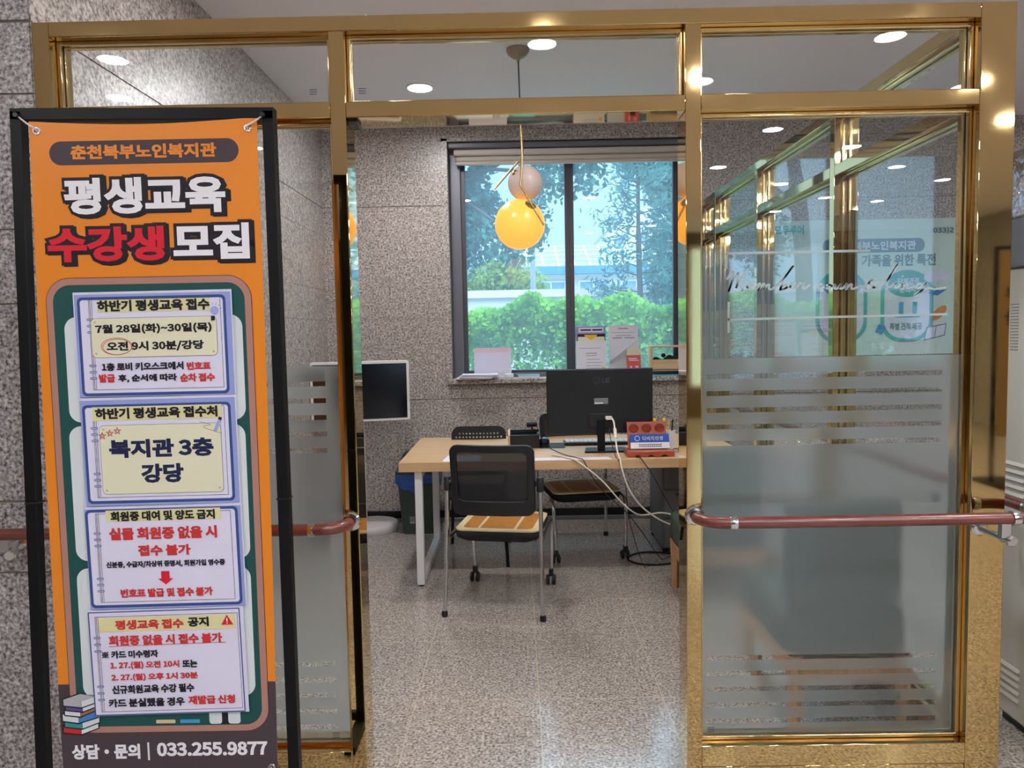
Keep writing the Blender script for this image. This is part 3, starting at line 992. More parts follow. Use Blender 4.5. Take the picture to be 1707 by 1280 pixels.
SP = thing('side_glass_partition', 'brass framed glass side wall running back from the right corner post to the window wall', 'partition', (1.495, 4.2, 0), kind='thing')
def sbar(name, *b):
    mb = MB(); mb.box(*b); return mb.build(name, 'brass', SP, bevel=0.0025)
SY = [2.52, 3.50, 4.60, 5.55, 5.99]
for y in SY[1:]:
    sbar('post', 1.442, 1.551, y - 0.025 if y < 5.9 else 5.945, y + 0.025 if y < 5.9 else 5.994, 0, ZT - 0.046)
sbar('top_beam', 1.442, 1.551, 2.52, 5.994, ZT - 0.046, ZT)
ys = [2.52] + [v for y in SY[1:-1] for v in (y - 0.025, y + 0.025)] + [5.945]
for k in range(0, len(ys), 2):
    y0, y1 = ys[k], ys[k + 1]
    sbar('transom', 1.442, 1.551, y0, y1, ZTR - 0.048, ZTR)
    sbar('base_beam', 1.442, 1.551, y0, y1, 0, ZBS)
    for c0, c1 in ((ZBS, ZTR - 0.048), (ZTR, ZT - 0.046)):
        mb = MB()
        for xx in (1.472, 1.502):
            mb.ring(rect(y0, y1, c0, c1), rect(y0 + 0.012, y1 - 0.012, c0 + 0.012, c1 - 0.012), lambda p, q: (xx, p, q), lambda p, q: (xx + 0.016, p, q))
        mb.build('glazing_bead', 'brass_bead', SP, bevel=0.003)
        mb = MB(); mb.box(1.4915, 1.4985, y0 + 0.004, y1 - 0.004, c0 + 0.004, c1 - 0.004); mb.build('pane', 'glass', SP)

# ------------------------------------------------------------------ handrails
RZ = 0.903
def arc(c, r, a0, a1, z, n=8):
    return [(c[0] + r * math.cos(a0 + (a1 - a0) * k / n), c[1] + r * math.sin(a0 + (a1 - a0) * k / n), z) for k in range(n + 1)]
def collar(name, p, d, par, r=0.0225, L=0.022):
    mb = MB(); p, d = Vector(p), Vector(d).normalized()
    mb.lathe([(0.019, -L / 2), (r, -L / 2), (r + 0.001, 0), (r, L / 2), (0.019, L / 2)], p, d, 24)
    return mb.build(name, 'chrome', par)
def flange(par, x, y):
    mb = MB(); mb.lathe([(0.031, 0), (0.031, -0.006), (0.026, -0.012), (0.021, -0.013)], (x, y, RZ), (0, 1, 0), 28); return mb.build('end_collar', 'chrome', par)
def bracket(par, x, yw, side=1):
    mb = MB()
    mb.lathe([(0.026, 0.0), (0.026, 0.006), (0.020, 0.012), (0.011, 0.013)], (x, yw, RZ - 0.055), (0, -1, 0), 24)
    mb.cyl((x, yw - 0.01, RZ - 0.055), (x + 0.03 * side, yw - 0.10, RZ - 0.066), 0.011)
    mb.lathe([(0.0, 0), (0.014, 0.0), (0.018, 0.004), (0.018, 0.036), (0.014, 0.04), (0, 0.04)], (x + 0.03 * side, yw - 0.075, RZ - 0.066), (0.25 * side, -1, -0.1), 24)
    mb.box(x + 0.02 * side - 0.014, x + 0.02 * side + 0.014, yw - 0.108, yw - 0.088, RZ - 0.06, RZ - 0.012)
    return mb.build('bracket', 'chrome', par)
HL = thing('handrail', 'reddish brown wooden handrail behind the banner stand, left of the doorway', 'handrail', (-1.4, 2.30, RZ))
mb = MB()
path = [(-3.6, 2.315, RZ), (-2.5, 2.31, RZ), (-1.4, 2.305, RZ), (-0.70, 2.30, RZ)] + arc((-0.622, 2.378), 0.078, -PI / 2, -0.08, RZ, 8)
mb.tube(path, 0.0185, 18); mb.build('rail', 'rail_wood', HL)
collar('coupling', (-0.645, 2.304, RZ), (1, 0.1, 0), HL); collar('coupling', (-0.80, 2.302, RZ), (1, 0, 0), HL)
flange(HL, -0.543, 2.40); bracket(HL, -1.635, 2.425, 1)
HR = thing('handrail', 'reddish brown wooden handrail crossing the frosted glass right of the doorway and turning the corner', 'handrail', (1.1, 2.30, RZ))
mb = MB()
path = list(reversed(arc((0.64, 2.378), 0.08, -PI / 2, -PI + 0.08, RZ, 8))) + [(1.0, 2.298, RZ), (1.54, 2.298, RZ)] + arc((1.555, 2.383), 0.085, -PI / 2, 0, RZ, 8) + [(1.64, 2.7, RZ), (1.64, 4.2, RZ), (1.64, 5.8, RZ)]
mb.tube(path, 0.0185, 18); mb.build('rail', 'rail_wood', HR)
collar('coupling', (0.655, 2.299, RZ), (1, -0.05, 0), HR); collar('coupling', (1.515, 2.298, RZ), (1, 0, 0), HR); collar('coupling', (1.64, 2.42, RZ), (0, 1, 0), HR)
flange(HR, 0.559, 2.40); bracket(HR, 1.468, 2.40, 1)
for y in (2.75, 4.2, 5.6):
    mb = MB()
    mb.lathe([(0.024, 0), (0.024, 0.006), (0.012, 0.012)], (1.551, y, RZ - 0.05), (1, 0, 0), 20)
    mb.tube([(1.555, y, RZ - 0.05), (1.62, y, RZ - 0.05), (1.64, y, RZ - 0.015)], 0.009)
    mb.build('bracket', 'chrome', HR)

# ------------------------------------------------------------------ ceiling lamps
def downlight(x, y, label, group=None):
    t = thing('downlight', label, 'ceiling light', (x, y, 3.1), group)
    mb = MB(); mb.lathe([(0.092, 0.0), (0.092, -0.006), (0.078, -0.009), (0.078, -0.002)], (x, y, 3.1), (0, 0, 1), 36, caps=False)
    mb.build('trim_ring', 'trim', t)
    mb = MB(); mb.lathe([(0.079, -0.0025), (0.079, -0.0045)], (x, y, 3.1), (0, 0, 1), 36)
    mb.build('lens', 'lamp', t, smooth=0)
for k, (x, y) in enumerate(DOWNLIGHTS):
    if k == 0: downlight(x, y, 'round recessed ceiling lamp seen through the glass above the doorway')
    elif k < 3: downlight(x, y, 'unseen round recessed lamp added to brighten the room, just inside the glass front', 'added room downlights')  # pair of unseen lamps, added for interior brightness
    elif y > 1.5: downlight(x, y, 'unseen round recessed lamp added to brighten the corridor beyond the side glass', 'added corridor downlights')  # out-of-view corridor lamps, likewise added for more light
    else: downlight(x, y, 'round recessed lamp in the lobby ceiling, mirrored in the glass and brass', 'lobby downlights')

# ------------------------------------------------------------------ pendant lamp
PL = thing('pendant_lamp', 'brass pendant with a glowing orange globe below a smaller pale globe', 'pendant lamp', (0.035, 4.41, 3.1))
mb = MB(); mb.lathe([(0.066, 0), (0.066, -0.012), (0.058, -0.03), (0.035, -0.05), (0.012, -0.06), (0.006, -0.075)], (0.035, 4.41, 3.1), (0, 0, 1), 36)
mb.build('canopy', mat('bronze', '9a8a74', 0.3, 0.9), PL)
mb = MB(); mb.cyl((0.037, 4.40, 3.03), (0.043, 4.39, 2.66), 0.0045); mb.build('cord', 'black_metal', PL)
mb = MB(); mb.tube([(0.043, 4.39, 2.70), (0.050, 4.39, 2.50), (0.038, 4.36, 2.327), (0.163, 4.31, 2.098)], 0.0058, 12); mb.build('stem', 'stem', PL)
mb = MB(); mb.tube([(0.049, 4.40, 2.66), (0.051, 4.40, 2.50)], 0.0065, 12); mb.tube([(0.051, 4.40, 2.497), (-0.113, 4.40, 2.318)], 0.0058, 12); mb.build('arm', 'stem', PL)
mb = MB(); mb.sphere((0.030, 4.44, 2.122), 0.1445, 56, 32); g1 = mb.build('globe', 'globe_lit', PL, smooth=80); g1['label'] = 'glowing orange globe'
d_ = Vector((0.065, -0.085, 0.100)).normalized()
mb = MB(); mb.lathe([(0.036, 0.1385), (0.034, 0.144), (0.02, 0.150), (0.008, 0.153)], (0.030, 4.44, 2.122), d_, 28); mb.build('globe_cap', 'brass_bead', PL)
mb = MB(); mb.sphere((0.066, 4.47, 2.362), 0.1015, 48, 28); g2 = mb.build('globe', 'globe_unlit', PL, smooth=80); g2['label'] = 'pale unlit globe'
d_ = Vector((-0.075, -0.07, 0.06)).normalized()
mb = MB(); mb.lathe([(0.02, 0.098), (0.018, 0.103), (0.006, 0.107)], (0.066, 4.47, 2.362), d_, 20); mb.build('globe_cap', 'brass_bead', PL)
# ------------------------------------------------------------------ banner stand
BS = thing('banner_stand', 'black frame stand holding a tall orange banner with Korean lettering beside the left glass panel', 'banner stand', (-0.95, 1.985, 0))
FX0, FX1 = -1.286, -0.610
def fbar(p0, p1, w=0.030, h=0.030):
    mb = MB(); mb.bar(p0, p1, w, h); return mb.build('frame_bar', 'black_metal', BS, bevel=0.002)
fbar((FX0 + 0.015 - 0.047, 1.985, 0.03), (FX0 + 0.015, 1.985, 2.088))
fbar((FX1 - 0.015, 1.985, 0.03), (FX1 - 0.015, 1.985, 2.077))
fbar((FX0, 1.985, 2.080), (FX1, 1.985, 2.069))
fbar((FX0 - 0.047, 1.985, 0.045), (FX1, 1.985, 0.045))
for x in (FX0 - 0.032, FX1 - 0.015):
    mb = MB(); mb.box(x - 0.02, x + 0.02, 1.78, 2.19, 0.0, 0.03); mb.build('foot', 'black_metal', BS, bevel=0.003)
# small joint sleeve half way up each upright
for x in (FX0 - 0.006, FX1 - 0.015):
    mb = MB(); mb.box(x - 0.0165, x + 0.0165, 1.968, 2.002, 1.07, 1.075); mb.build('joint', 'black_plastic', BS)

BZ0, BZ1 = 0.30, 2.060
mb = MB()
n = 14
def bx(z, side):                                         # banner edges hang slightly inwards
    t = (z - BZ0) / (BZ1 - BZ0)
    if side == 0: return -1.250 + 0.013 * t - 0.004 * math.sin(PI * t)
    return -0.668 + 0.015 * t + 0.004 * math.sin(PI * t)
out = [(bx(BZ0 + (BZ1 - BZ0) * k / n, 0), BZ0 + (BZ1 - BZ0) * k / n) for k in range(n, -1, -1)]
out += [(bx(BZ0 + (BZ1 - BZ0) * k / n, 1), BZ0 + (BZ1 - BZ0) * k / n) for k in range(n + 1)]
top = [(bx(BZ1, 1) + (bx(BZ1, 0) - bx(BZ1, 1)) * k / 10, BZ1 - 0.012 * math.sin(PI * k / 10)) for k in range(1, 10)]
mb.prism_xz(out + top, 1.970, 1.9706)
bn = mb.build('banner', 'orange', BS, smooth=0)
def brect(tab, key):
    for e in tab:
        if e[0] == key: return e[2:]
Y0 = 1.9696
dy = 0.00025
def pr(name, m, fn, y, par=None):
    mb = MB(); fn(mb, y); return mb.build(name, m, par or bn, smooth=0)
zb = 0.578
pr('bottom_band', 'maroon', lambda m, y: m.flat([(bx(BZ0, 0), BZ0 + 0.0), (bx(BZ0, 1), BZ0), (bx(zb, 1), zb), (bx(zb, 0), zb)], y), Y0)
p_ = brect(BANNER, '#pill')
pr('header_pill', 'maroon', lambda m, y: m.flat(rr(*p_, 0.04, 10), y), Y0)
q_ = (-1.219, -0.686, 0.443, 1.660)
pr('board_border', 'ink', lambda m, y: m.flat(rr(q_[0] - 0.0015, q_[1] + 0.0015, q_[2], q_[3] + 0.0015, 0.062, 10), y), Y0 - dy)
pr('board_frame', 'tan', lambda m, y: m.flat(rr(*q_, 0.06, 10), y), Y0 - 2 * dy)
pr('chalkboard', 'board', lambda m, y: m.flat(rr(q_[0] + 0.017, q_[1] - 0.017, q_[2] + 0.017, q_[3] - 0.017, 0.045, 10), y), Y0 - 3 * dy)
def blobs(m, y):
    for z0, z1, xo in ((1.285, 1.560, 0), (0.915, 1.275, -0.004), (0.540, 0.895, -0.006)):
        m.flat(rr(-1.176 + xo, -0.712 + xo, z0, z1, 0.032, 8), y)
pr('pale_panel', 'blob', blobs, Y0 - 4 * dy)
pr('chalk', 'chalk', lambda m, y: m.flat(rr(-0.990, -0.938, 0.4665, 0.4765, 0.002), y), Y0 - 4 * dy)
pr('chalk', 'sky', lambda m, y: m.flat(rr(-0.925, -0.872, 0.4665, 0.4765, 0.002), y), Y0 - 4 * dy)
pr('eraser', 'blob', lambda m, y: (m.flat(rr(-0.846, -0.812, 0.463, 0.505, 0.008), y), m.flat(rr(-0.795, -0.762, 0.463, 0.505, 0.008), y)), Y0 - 4 * dy)
pr('eraser_band', 'ink', lambda m, y: m.flat(rect(-0.812, -0.795, 0.463, 0.505), y), Y0 - 4 * dy)
# printed stack of books
def book(z, h, x0, xs, x1, skew, c1, c2, y):
    pr('book_print', 'ink', lambda m, yy: m.flat([(x0 - 0.003, z + h * 0.35 - 0.003), (xs, z - 0.004), (x1 + 0.003, z + skew - 0.002), (x1 + 0.003, z + skew + h + 0.002), (xs - 0.01, z + h + skew + 0.007), (x0 - 0.003, z + h * 1.35 + 0.003)], yy), y)
    pr('book_print', c1, lambda m, yy: m.flat([(x0, z + h * 0.35), (xs, z), (xs, z + h), (x0, z + h * 1.35)], yy), y - dy)
    pr('book_print', c2, lambda m, yy: m.flat([(xs + 0.001, z), (x1, z + skew), (x1, z + skew + h), (xs + 0.001, z + h)], yy), y - dy)
bk = [(0.440, 0.016, -1.241, -1.194, -1.147, 0.017, 'bookred', 'blob'), (0.456, 0.016, -1.236, -1.190, -1.143, 0.017, 'teal', 'blob'), (0.472, 0.018, -1.241, -1.199, -1.147, 0.015, 'blob', 'bookblue'),
      (0.490, 0.014, -1.234, -1.193, -1.152, 0.016, 'blob', 'brownbook'), (0.504, 0.013, -1.231, -1.186, -1.150, 0.013, 'purple', 'blob'), (0.516, 0.016, -1.236, -1.189, -1.146, 0.014, 'bookgrey', 'blob')]
for k, b_ in enumerate(bk): book(*b_, Y0 - (5 + 2 * k) * dy)
pr('book_print', 'bookgrey', lambda m, y: m.flat([(-1.236, 0.538), (-1.189, 0.532), (-1.146, 0.546), (-1.190, 0.553)], y), Y0 - 18 * dy)
def lettering(name, par, m, items, y, w, res=2, bres=0):
    for s_, a0, a1, c0, c1 in items:
        mb = MB(); mb.text(s_, a0, a1, c0, c1, y, w, res, bres=bres)
        o_ = mb.build(name, m, par, smooth=0)
    return o_
g_ = [e for e in BANNER if e[1] == 'o']
lettering('header_lettering', bn, 'orange', [(e[0], *e[2:]) for e in g_], Y0 - 5 * dy, 0.042, 3, 1)
big = [e for e in BANNER if e[0] in ('평생교육', '수강생', '모집')]
mb = MB()
for e in big:
    d = 0.0085
    mb.text(e[0], e[2] - d, e[3] + d, e[4] - d, e[5] + d, Y0 - 4 * dy, 0.125, 3, bres=1)
    mb.text(e[0], e[2] - d + 0.006, e[3] + d + 0.006, e[4] - d - 0.003, e[5] + d - 0.003, Y0 - 3 * dy, 0.125, 3, bres=1)
mb.build('title_outline', 'ink', bn, smooth=0)
lettering('title_lettering', bn, 'white_ink', [(e[0], *e[2:]) for e in big if e[1] == 'w'], Y0 - 7 * dy, 0.043, 3, 2)
rl = lettering('title_lettering', bn, 'redbright', [(e[0], *e[2:]) for e in big if e[1] == 'r'], Y0 - 7 * dy, 0.043, 3, 2); rl['label'] = 'red lettering'
ph = [e for e in BANNER if e[0] in ('상담·문의', '033.255.9877')]
lettering('phone_lettering', bn, 'white_ink', [(e[0], *e[2:]) for e in ph], Y0 - 3 * dy, 0.046, 3, 1)
pr('divider_bar', 'white_ink', lambda m, y: m.flat(rect(-1.0175, -1.0125, 0.364, 0.414), y), Y0 - 3 * dy)
# eyelets and white cable ties
for (gx, gz), (tx, tz) in zip(((-1.218, 2.036), (-0.677, 2.032), (-1.234, 0.330), (-0.684, 0.338)), ((-1.262, 2.074), (-0.635, 2.062), (-1.30, 0.30), (-0.632, 0.305))):
    mb = MB(); mb.lathe([(0.0055, -0.001), (0.0105, -0.001), (0.011, 0.001), (0.0095, 0.003), (0.006, 0.003), (0.0055, -0.001)], (gx, 1.9698, gz), (0, -1, 0), 24, caps=False); ey = mb.build('eyelet', 'steel', BS)
    mb = MB(); mb.tube(crom([(gx, 1.975, gz), (gx, 1.962, gz + (0.004 if tz > gz else -0.004)), ((gx + tx) / 2, 1.962, (gz + tz) / 2), (tx, 1.966, tz), (tx, 1.99, tz + (0.004 if tz > gz else -0.004))], 5), 0.0022, 8); mb.build('cable_tie', 'white', BS)
    if tz > 1:
        mb = MB(); mb.lathe([(0.006, 0), (0.006, 0.012), (0.004, 0.013)], (tx, 1.955, tz), (0, 1, 0), 14); mb.build('knob', 'black_plastic', BS)

# ------------------------------------------------------------------ four notice sheets stuck on the banner
SHEETS = [(P1, (-1.146, -0.734, 1.352, 1.624), 'top notice sheet on the orange banner giving dates and a red-circled time'),
          (P2, (-1.143, -0.734, 1.0645, 1.350), 'notice sheet second from top on the banner with large navy third-floor lettering'),
          (P3, (-1.147, -0.731, 0.787, 1.063), 'notice sheet third from top on the banner with a red down arrow'),
          (P4, (-1.152, -0.738, 0.495, 0.785), 'bottom notice sheet on the banner with a red warning triangle')]
INK = {'k': 'ink', 'r': 'red', 'n': 'navy'}
for k, (tab, R_, lab) in enumerate(SHEETS):
    cx, cz = (R_[0] + R_[1]) / 2, (R_[2] + R_[3]) / 2
    sh = thing('notice_sheet', lab, 'notice', (cx, 1.9634, cz), 'notice sheets on the banner')
    a_ = 0.006 * (k + 1) * 0.45
    sh.rotation_euler = (0, -0.004 * (k + 1), 0)
    y = 1.9634
    mb = MB(); mb.prism_xz(rect(*R_), y, y + 0.0003); mb.build('paper', 'sheet', sh, smooth=0)
    if k < 3:
        pr('border_print', 'bluebg', lambda m, yy: m.flat(rect(R_[0] + (0.0 if k else 0.003), R_[1] - 0.003, R_[2] + 0.0, R_[3] - 0.006), yy), y - dy, sh)
    b_ = brect(tab, '#blue'); g_ = brect(tab, '#page'); l_ = brect(tab, '#line')
    wb_ = 0.006 if k < 3 else 0.003
    pr('blue_frame', 'navyline', lambda m, yy: m.ring(rr(*b_, 0.012 if k < 3 else 0.002), rr(b_[0] + wb_, b_[1] - wb_, b_[2] + wb_, b_[3] - wb_, 0.008 if k < 3 else 0.001), lambda p, q: (p, yy, q)), y - 3 * dy, sh)
    if k < 3: pr('frame_outline', 'ink', lambda m, yy: m.ring(rr(b_[0] - 0.001, b_[1] + 0.001, b_[2] - 0.0012, b_[3] + 0.001, 0.0125), rr(b_[0] + 0.002, b_[1] - 0.002, b_[2] + 0.002, b_[3] - 0.002, 0.0105), lambda p, q: (p, yy, q)), y - 2.5 * dy, sh)
    pr('page_print', 'page', lambda m, yy: m.flat(rect(b_[0] + wb_, b_[1] - wb_, b_[2] + wb_, b_[3] - wb_), yy), y - 2 * dy, sh)
    pr('thin_rule', 'ink', lambda m, yy: m.ring(rect(*l_), rect(l_[0] + 0.0012, l_[1] - 0.0012, l_[2] + 0.0012, l_[3] - 0.0012), lambda p, q: (p, yy, q)), y - 3 * dy, sh)
    # spiral binding print
    sx = l_[0] + 0.004
    def spiral(m, yy, o=0.0):
        H_ = l_[3] - l_[2]
        for f in (0.78, 0.71, 0.64, 0.27, 0.20, 0.13):
            zz = l_[2] + H_ * f
            m.flat(rr(sx - 0.011 + o, sx + 0.008 - o, zz - 0.003 + o, zz + 0.003 - o, 0.003), yy)
    pr('spiral_outline', 'ink', lambda m, yy: (spiral(m, yy), m.flat(rect(sx - 0.0005, sx + 0.0007, l_[2], l_[3]), yy), m.flat(rect(sx + 0.004, sx + 0.005, l_[2], l_[3]), yy)), y - 4 * dy, sh)
    pr('spiral_print', 'ringblue', lambda m, yy: spiral(m, yy, 0.0009), y - 5 * dy, sh)
    h_ = brect(tab, '#hl')
    pr('highlight', 'hl', lambda m, yy: m.flat(rect(*h_), yy), y - 5 * dy, sh)
    c_ = brect(tab, '#cream')
    if c_:
        pr('cream_outline', 'ink', lambda m, yy: m.flat(rr(c_[0] - 0.0008, c_[1] + 0.0008, c_[2] - 0.0008, c_[3] + 0.0008, 0.012), yy), y - 6 * dy, sh)
        def cream(m, yy): m.flat(rr(*c_, 0.0115), yy)
        pr('cream_plate', 'cream', cream, y - 7 * dy, sh)
        def rivets(m, yy):
            for ax in (c_[0] + 0.010, c_[1] - 0.010):
                for az in (c_[2] + 0.010, c_[3] - 0.010):
                    m.ring([(ax + 0.0025 * math.cos(t * PI / 5), az + 0.0025 * math.sin(t * PI / 5)) for t in range(10)], [(ax + 0.0017 * math.cos(t * PI / 5), az + 0.0017 * math.sin(t * PI / 5)) for t in range(10)], lambda p, q: (p, yy, q))
        pr('rivet_print', 'ink', rivets, y - 8 * dy, sh)
    for code in 'krn':
        it = [(e[0], *e[2:]) for e in tab if e[1] == code]
        if it: lettering({'k': 'black_lettering', 'r': 'red_lettering', 'n': 'navy_lettering'}[code], sh, INK[code], it, y - 9 * dy, 0.048, 2)
    if brect(tab, '#ell'):
        e_ = brect(tab, '#ell')
        def ell(m, yy):
            cx_, cz_ = (e_[0] + e_[1]) / 2, (e_[2] + e_[3]) / 2
            for f, o in ((1.0, 0), (0.93, 0.0015)):
                P = [((e_[1] - e_[0]) / 2 * f * math.cos(t * PI / 16), (e_[3] - e_[2]) / 2 * f * math.sin(t * PI / 16)) for t in range(33)]
                stroke(m, [(cx_ + a + o, cz_ + b - o) for a, b in P], 0.0013, yy, 2)
        pr('red_circle', 'red', ell, y - 10 * dy, sh)
        u_ = brect(tab, '#bulb')
        bxc = (u_[0] + u_[1]) / 2
        pr('bulb_print', 'ringblue', lambda m, yy: m.flat([(bxc + 0.011 * math.cos(t * PI / 8), u_[2] + 0.024 + 0.011 * math.sin(t * PI / 8)) for t in range(16)], yy), y - 10 * dy, sh)
        def bulb2(m, yy):
            m.flat(rect(bxc - 0.010, bxc + 0.000, u_[2] - 0.002, u_[2] + 0.010), yy)
            for an in (0.3, 0.8, 1.3, 1.8): line2(m, (bxc + 0.014 * math.cos(an), u_[2] + 0.024 + 0.014 * math.sin(an)), (bxc + 0.020 * math.cos(an), u_[2] + 0.024 + 0.020 * math.sin(an)), 0.0008, yy)
        pr('bulb_cap_print', 'ink', bulb2, y - 11 * dy, sh)
    if brect(tab, '#stars'):
        s4 = brect(tab, '#stars')
        def stars(m, yy):
            for i in range(3):
                cx_, cz_ = s4[0] + 0.011 + i * 0.020, s4[2] + 0.009 + i * 0.006
                P = [(cx_ + 0.010 * math.cos(PI / 2 + j * 0.8 * PI), cz_ + 0.010 * math.sin(PI / 2 + j * 0.8 * PI)) for j in range(6)]
                for a, b in zip(P[:-1], P[1:]): line2(m, a, b, 0.0012, yy)
        pr('star_print', 'red', stars, y - 10 * dy, sh)
        e4 = brect(tab, '#pencil')
        pr('pencil_print', 'ringblue', lambda m, yy: line2(m, (e4[0] + 0.010, e4[2] + 0.006), (e4[1] - 0.002, e4[3] - 0.006), 0.009, yy), y - 10 * dy, sh)
        pr('pencil_tip_print', 'ink', lambda m, yy: (line2(m, (e4[1] - 0.0035, e4[3] - 0.008), (e4[1] - 0.0005, e4[3] - 0.001), 0.009, yy), stroke(m, [(e4[0] - 0.03, e4[3] - 0.012), (e4[0], e4[3] - 0.020), (e4[0] - 0.02, e4[3] - 0.026), (e4[1], e4[2])], 0.0008, yy)), y - 11 * dy, sh)
    if brect(tab, '#arrow'):
        a4 = brect(tab, '#arrow'); mx_ = (a4[0] + a4[1]) / 2; mz_ = a4[2] + (a4[3] - a4[2]) * 0.45
        pr('arrow_print', 'redbright', lambda m, yy: m.flat([(mx_, a4[2]), (a4[1], mz_), (mx_ + 0.011, mz_), (mx_ + 0.011, a4[3]), (mx_ - 0.011, a4[3]), (mx_ - 0.011, mz_), (a4[0], mz_)], yy), y - 10 * dy, sh)
    if brect(tab, '#tri'):
        t4 = brect(tab, '#tri'); mx_ = (t4[0] + t4[1]) / 2
        pr('triangle_print', 'redbright', lambda m, yy: m.flat([(t4[0], t4[2]), (t4[1], t4[2]), (mx_, t4[3])], yy), y - 10 * dy, sh)
        pr('exclamation_print', 'white_ink', lambda m, yy: (m.flat(rect(mx_ - 0.0013, mx_ + 0.0013, t4[2] + 0.008, t4[2] + 0.018), yy), m.flat(rect(mx_ - 0.0013, mx_ + 0.0013, t4[2] + 0.003, t4[2] + 0.0058), yy)), y - 11 * dy, sh)
        u4 = brect(tab, '#ul')
        pr('underline', 'red', lambda m, yy: line2(m, (u4[0], u4[2]), (u4[1], u4[3]), 0.0014, yy), y - 10 * dy, sh)

# ------------------------------------------------------------------ wall poster in the corridor
PO = thing('wall_poster', 'pale mint poster with teal ovals on the back wall beyond the side glass', 'poster', (2.72, 5.99, 1.8))
y = 5.990
R_ = (1.955, 3.475, 1.27, 2.325)
mb = MB(); mb.prism_xz(rect(*R_), y, y + 0.004); mb.build('sheet', 'poster', PO, smooth=0)
D = 0.0012
pr('title_pill', 'slate', lambda m, yy: m.flat(rr(2.40, 3.195, 2.068, 2.175, 0.05, 8), yy), y - D, PO)
for nm, key, tk in (('oval', '#cap2', '#teal2'), ('oval', '#cap1', '#teal1')):
    c_ = brect(POSTER, key)
    pr('oval_border', 'tealp', lambda m, yy: m.flat(rr(*c_, 0.17, 12), yy), y - D, PO)
    i_ = (c_[0] + 0.03, c_[1] - 0.03, c_[2] + 0.03, c_[3] - 0.03)
    pr('oval', 'page', lambda m, yy: m.flat(rr(*i_, 0.145, 12), yy), y - 2 * D, PO)
    t_ = brect(POSTER, tk)
    cx_, cz_, ra, rb = (c_[0] + c_[1]) / 2, t_[3] - 0.10, (i_[1] - i_[0]) / 2 - 0.012, 0.105
    pr('oval_header', 'tealp', lambda m, yy: m.flat([(cx_ + ra * math.cos(t * PI / 16), cz_ + rb * math.sin(t * PI / 16)) for t in range(32)], yy), y - 3 * D, PO)
for code, m_, nm in (('t', 'tealp', 'teal_lettering'), ('s', 'slate', 'grey_lettering'), ('w', 'page', 'pale_lettering'), ('r', 'salmon', 'red_lettering')):
    it = [(e[0], *e[2:]) for e in POSTER if e[1] == code]
    if it: lettering(nm, PO, m_, it, y - 4 * D, 0.03, 2)
pr('sun_print', 'yellow', lambda m, yy: m.flat([(2.56 + (0.05 if t % 2 else 0.04) * math.cos(t * PI / 12), 1.655 + (0.05 if t % 2 else 0.04) * math.sin(t * PI / 12)) for t in range(24)], yy), y - 4 * D, PO)
def devices(m, yy):
    m.flat(rr(3.00, 3.14, 1.585, 1.68, 0.01), yy); m.flat(rect(2.975, 3.165, 1.558, 1.572), yy)
pr('device_print', 'sky', devices, y - 4 * D, PO)
pr('device_sheet_print', 'page', lambda m, yy: m.flat(rr(3.035, 3.105, 1.575, 1.69, 0.008), yy), y - 5 * D, PO)
pr('cloud_print', 'page', lambda m, yy: [m.flat([(cx + r * math.cos(t * PI / 8), cz + r * 0.8 * math.sin(t * PI / 8)) for t in range(16)], yy - 0.0002 * i) for i, (cx, cz, r) in enumerate(((3.24, 1.87, 0.05), (3.30, 1.885, 0.055), (3.35, 1.865, 0.04)))], y - 4 * D, PO)
pr('bread_print', 'orangepeel', lambda m, yy: m.flat([(3.315 + 0.055 * math.cos(t * PI / 8) - 0.02 * math.sin(t * PI / 8), 1.59 + 0.05 * math.cos(t * PI / 8) + 0.03 * math.sin(t * PI / 8)) for t in range(16)], yy), y - 4 * D, PO)
pr('open_book_print', 'page', lambda m, yy: (m.flat([(3.205, 1.385), (3.28, 1.40), (3.29, 1.485), (3.225, 1.475)], yy), m.flat([(3.285, 1.40), (3.355, 1.42), (3.365, 1.50), (3.295, 1.485)], yy)), y - 5 * D, PO)
pr('open_book_outline', 'slate', lambda m, yy: m.flat([(3.196, 1.375), (3.283, 1.392), (3.362, 1.412), (3.373, 1.508), (3.292, 1.493), (3.217, 1.482)], yy), y - 4 * D, PO)
pr('passport_print', 'bookblue', lambda m, yy: m.flat([(2.815, 1.45), (2.87, 1.425), (2.90, 1.485), (2.845, 1.51)], yy), y - 4 * D, PO)
pr('plane_print', 'bookblue', lambda m, yy: m.flat([(3.22, 1.745), (3.30, 1.725), (3.375, 1.775), (3.31, 1.765), (3.27, 1.80), (3.275, 1.76)], yy), y - 4 * D, PO)

# ------------------------------------------------------------------ table
TB = thing('desk', 'long oak-topped office table with a white square-tube leg frame', 'table', (0.33, 4.9, 0))
mb = MB(); mb.box(-0.705, 1.37, 4.38, 5.44, 0.695, 0.75); mb.build('tabletop', 'oak', TB, bevel=0.002)
def legframe(x):
    for yy in (4.43, 5.33):
        mb = MB(); mb.box(x - 0.022, x + 0.022, yy - 0.022, yy + 0.022, 0.012, 0.695); l = mb.build('leg', 'white_metal', TB, bevel=0.002)
        mb = MB(); mb.cyl((x, yy, 0.0), (x, yy, 0.013), 0.014); mb.build('foot', 'black_rubber', l)
    mb = MB(); mb.box(x - 0.022, x + 0.022, 4.452, 5.308, 0.013, 0.055); mb.build('floor_bar', 'white_metal', TB, bevel=0.002)
    mb = MB(); mb.box(x - 0.022, x + 0.022, 4.452, 5.308, 0.655, 0.695); mb.build('top_bar', 'white_metal', TB, bevel=0.002)
legframe(-0.595); legframe(1.26)
PD = thing('pedestal', 'grey metal drawer pedestal standing under the right end of the table', 'drawer unit', (1.02, 5.15, 0))
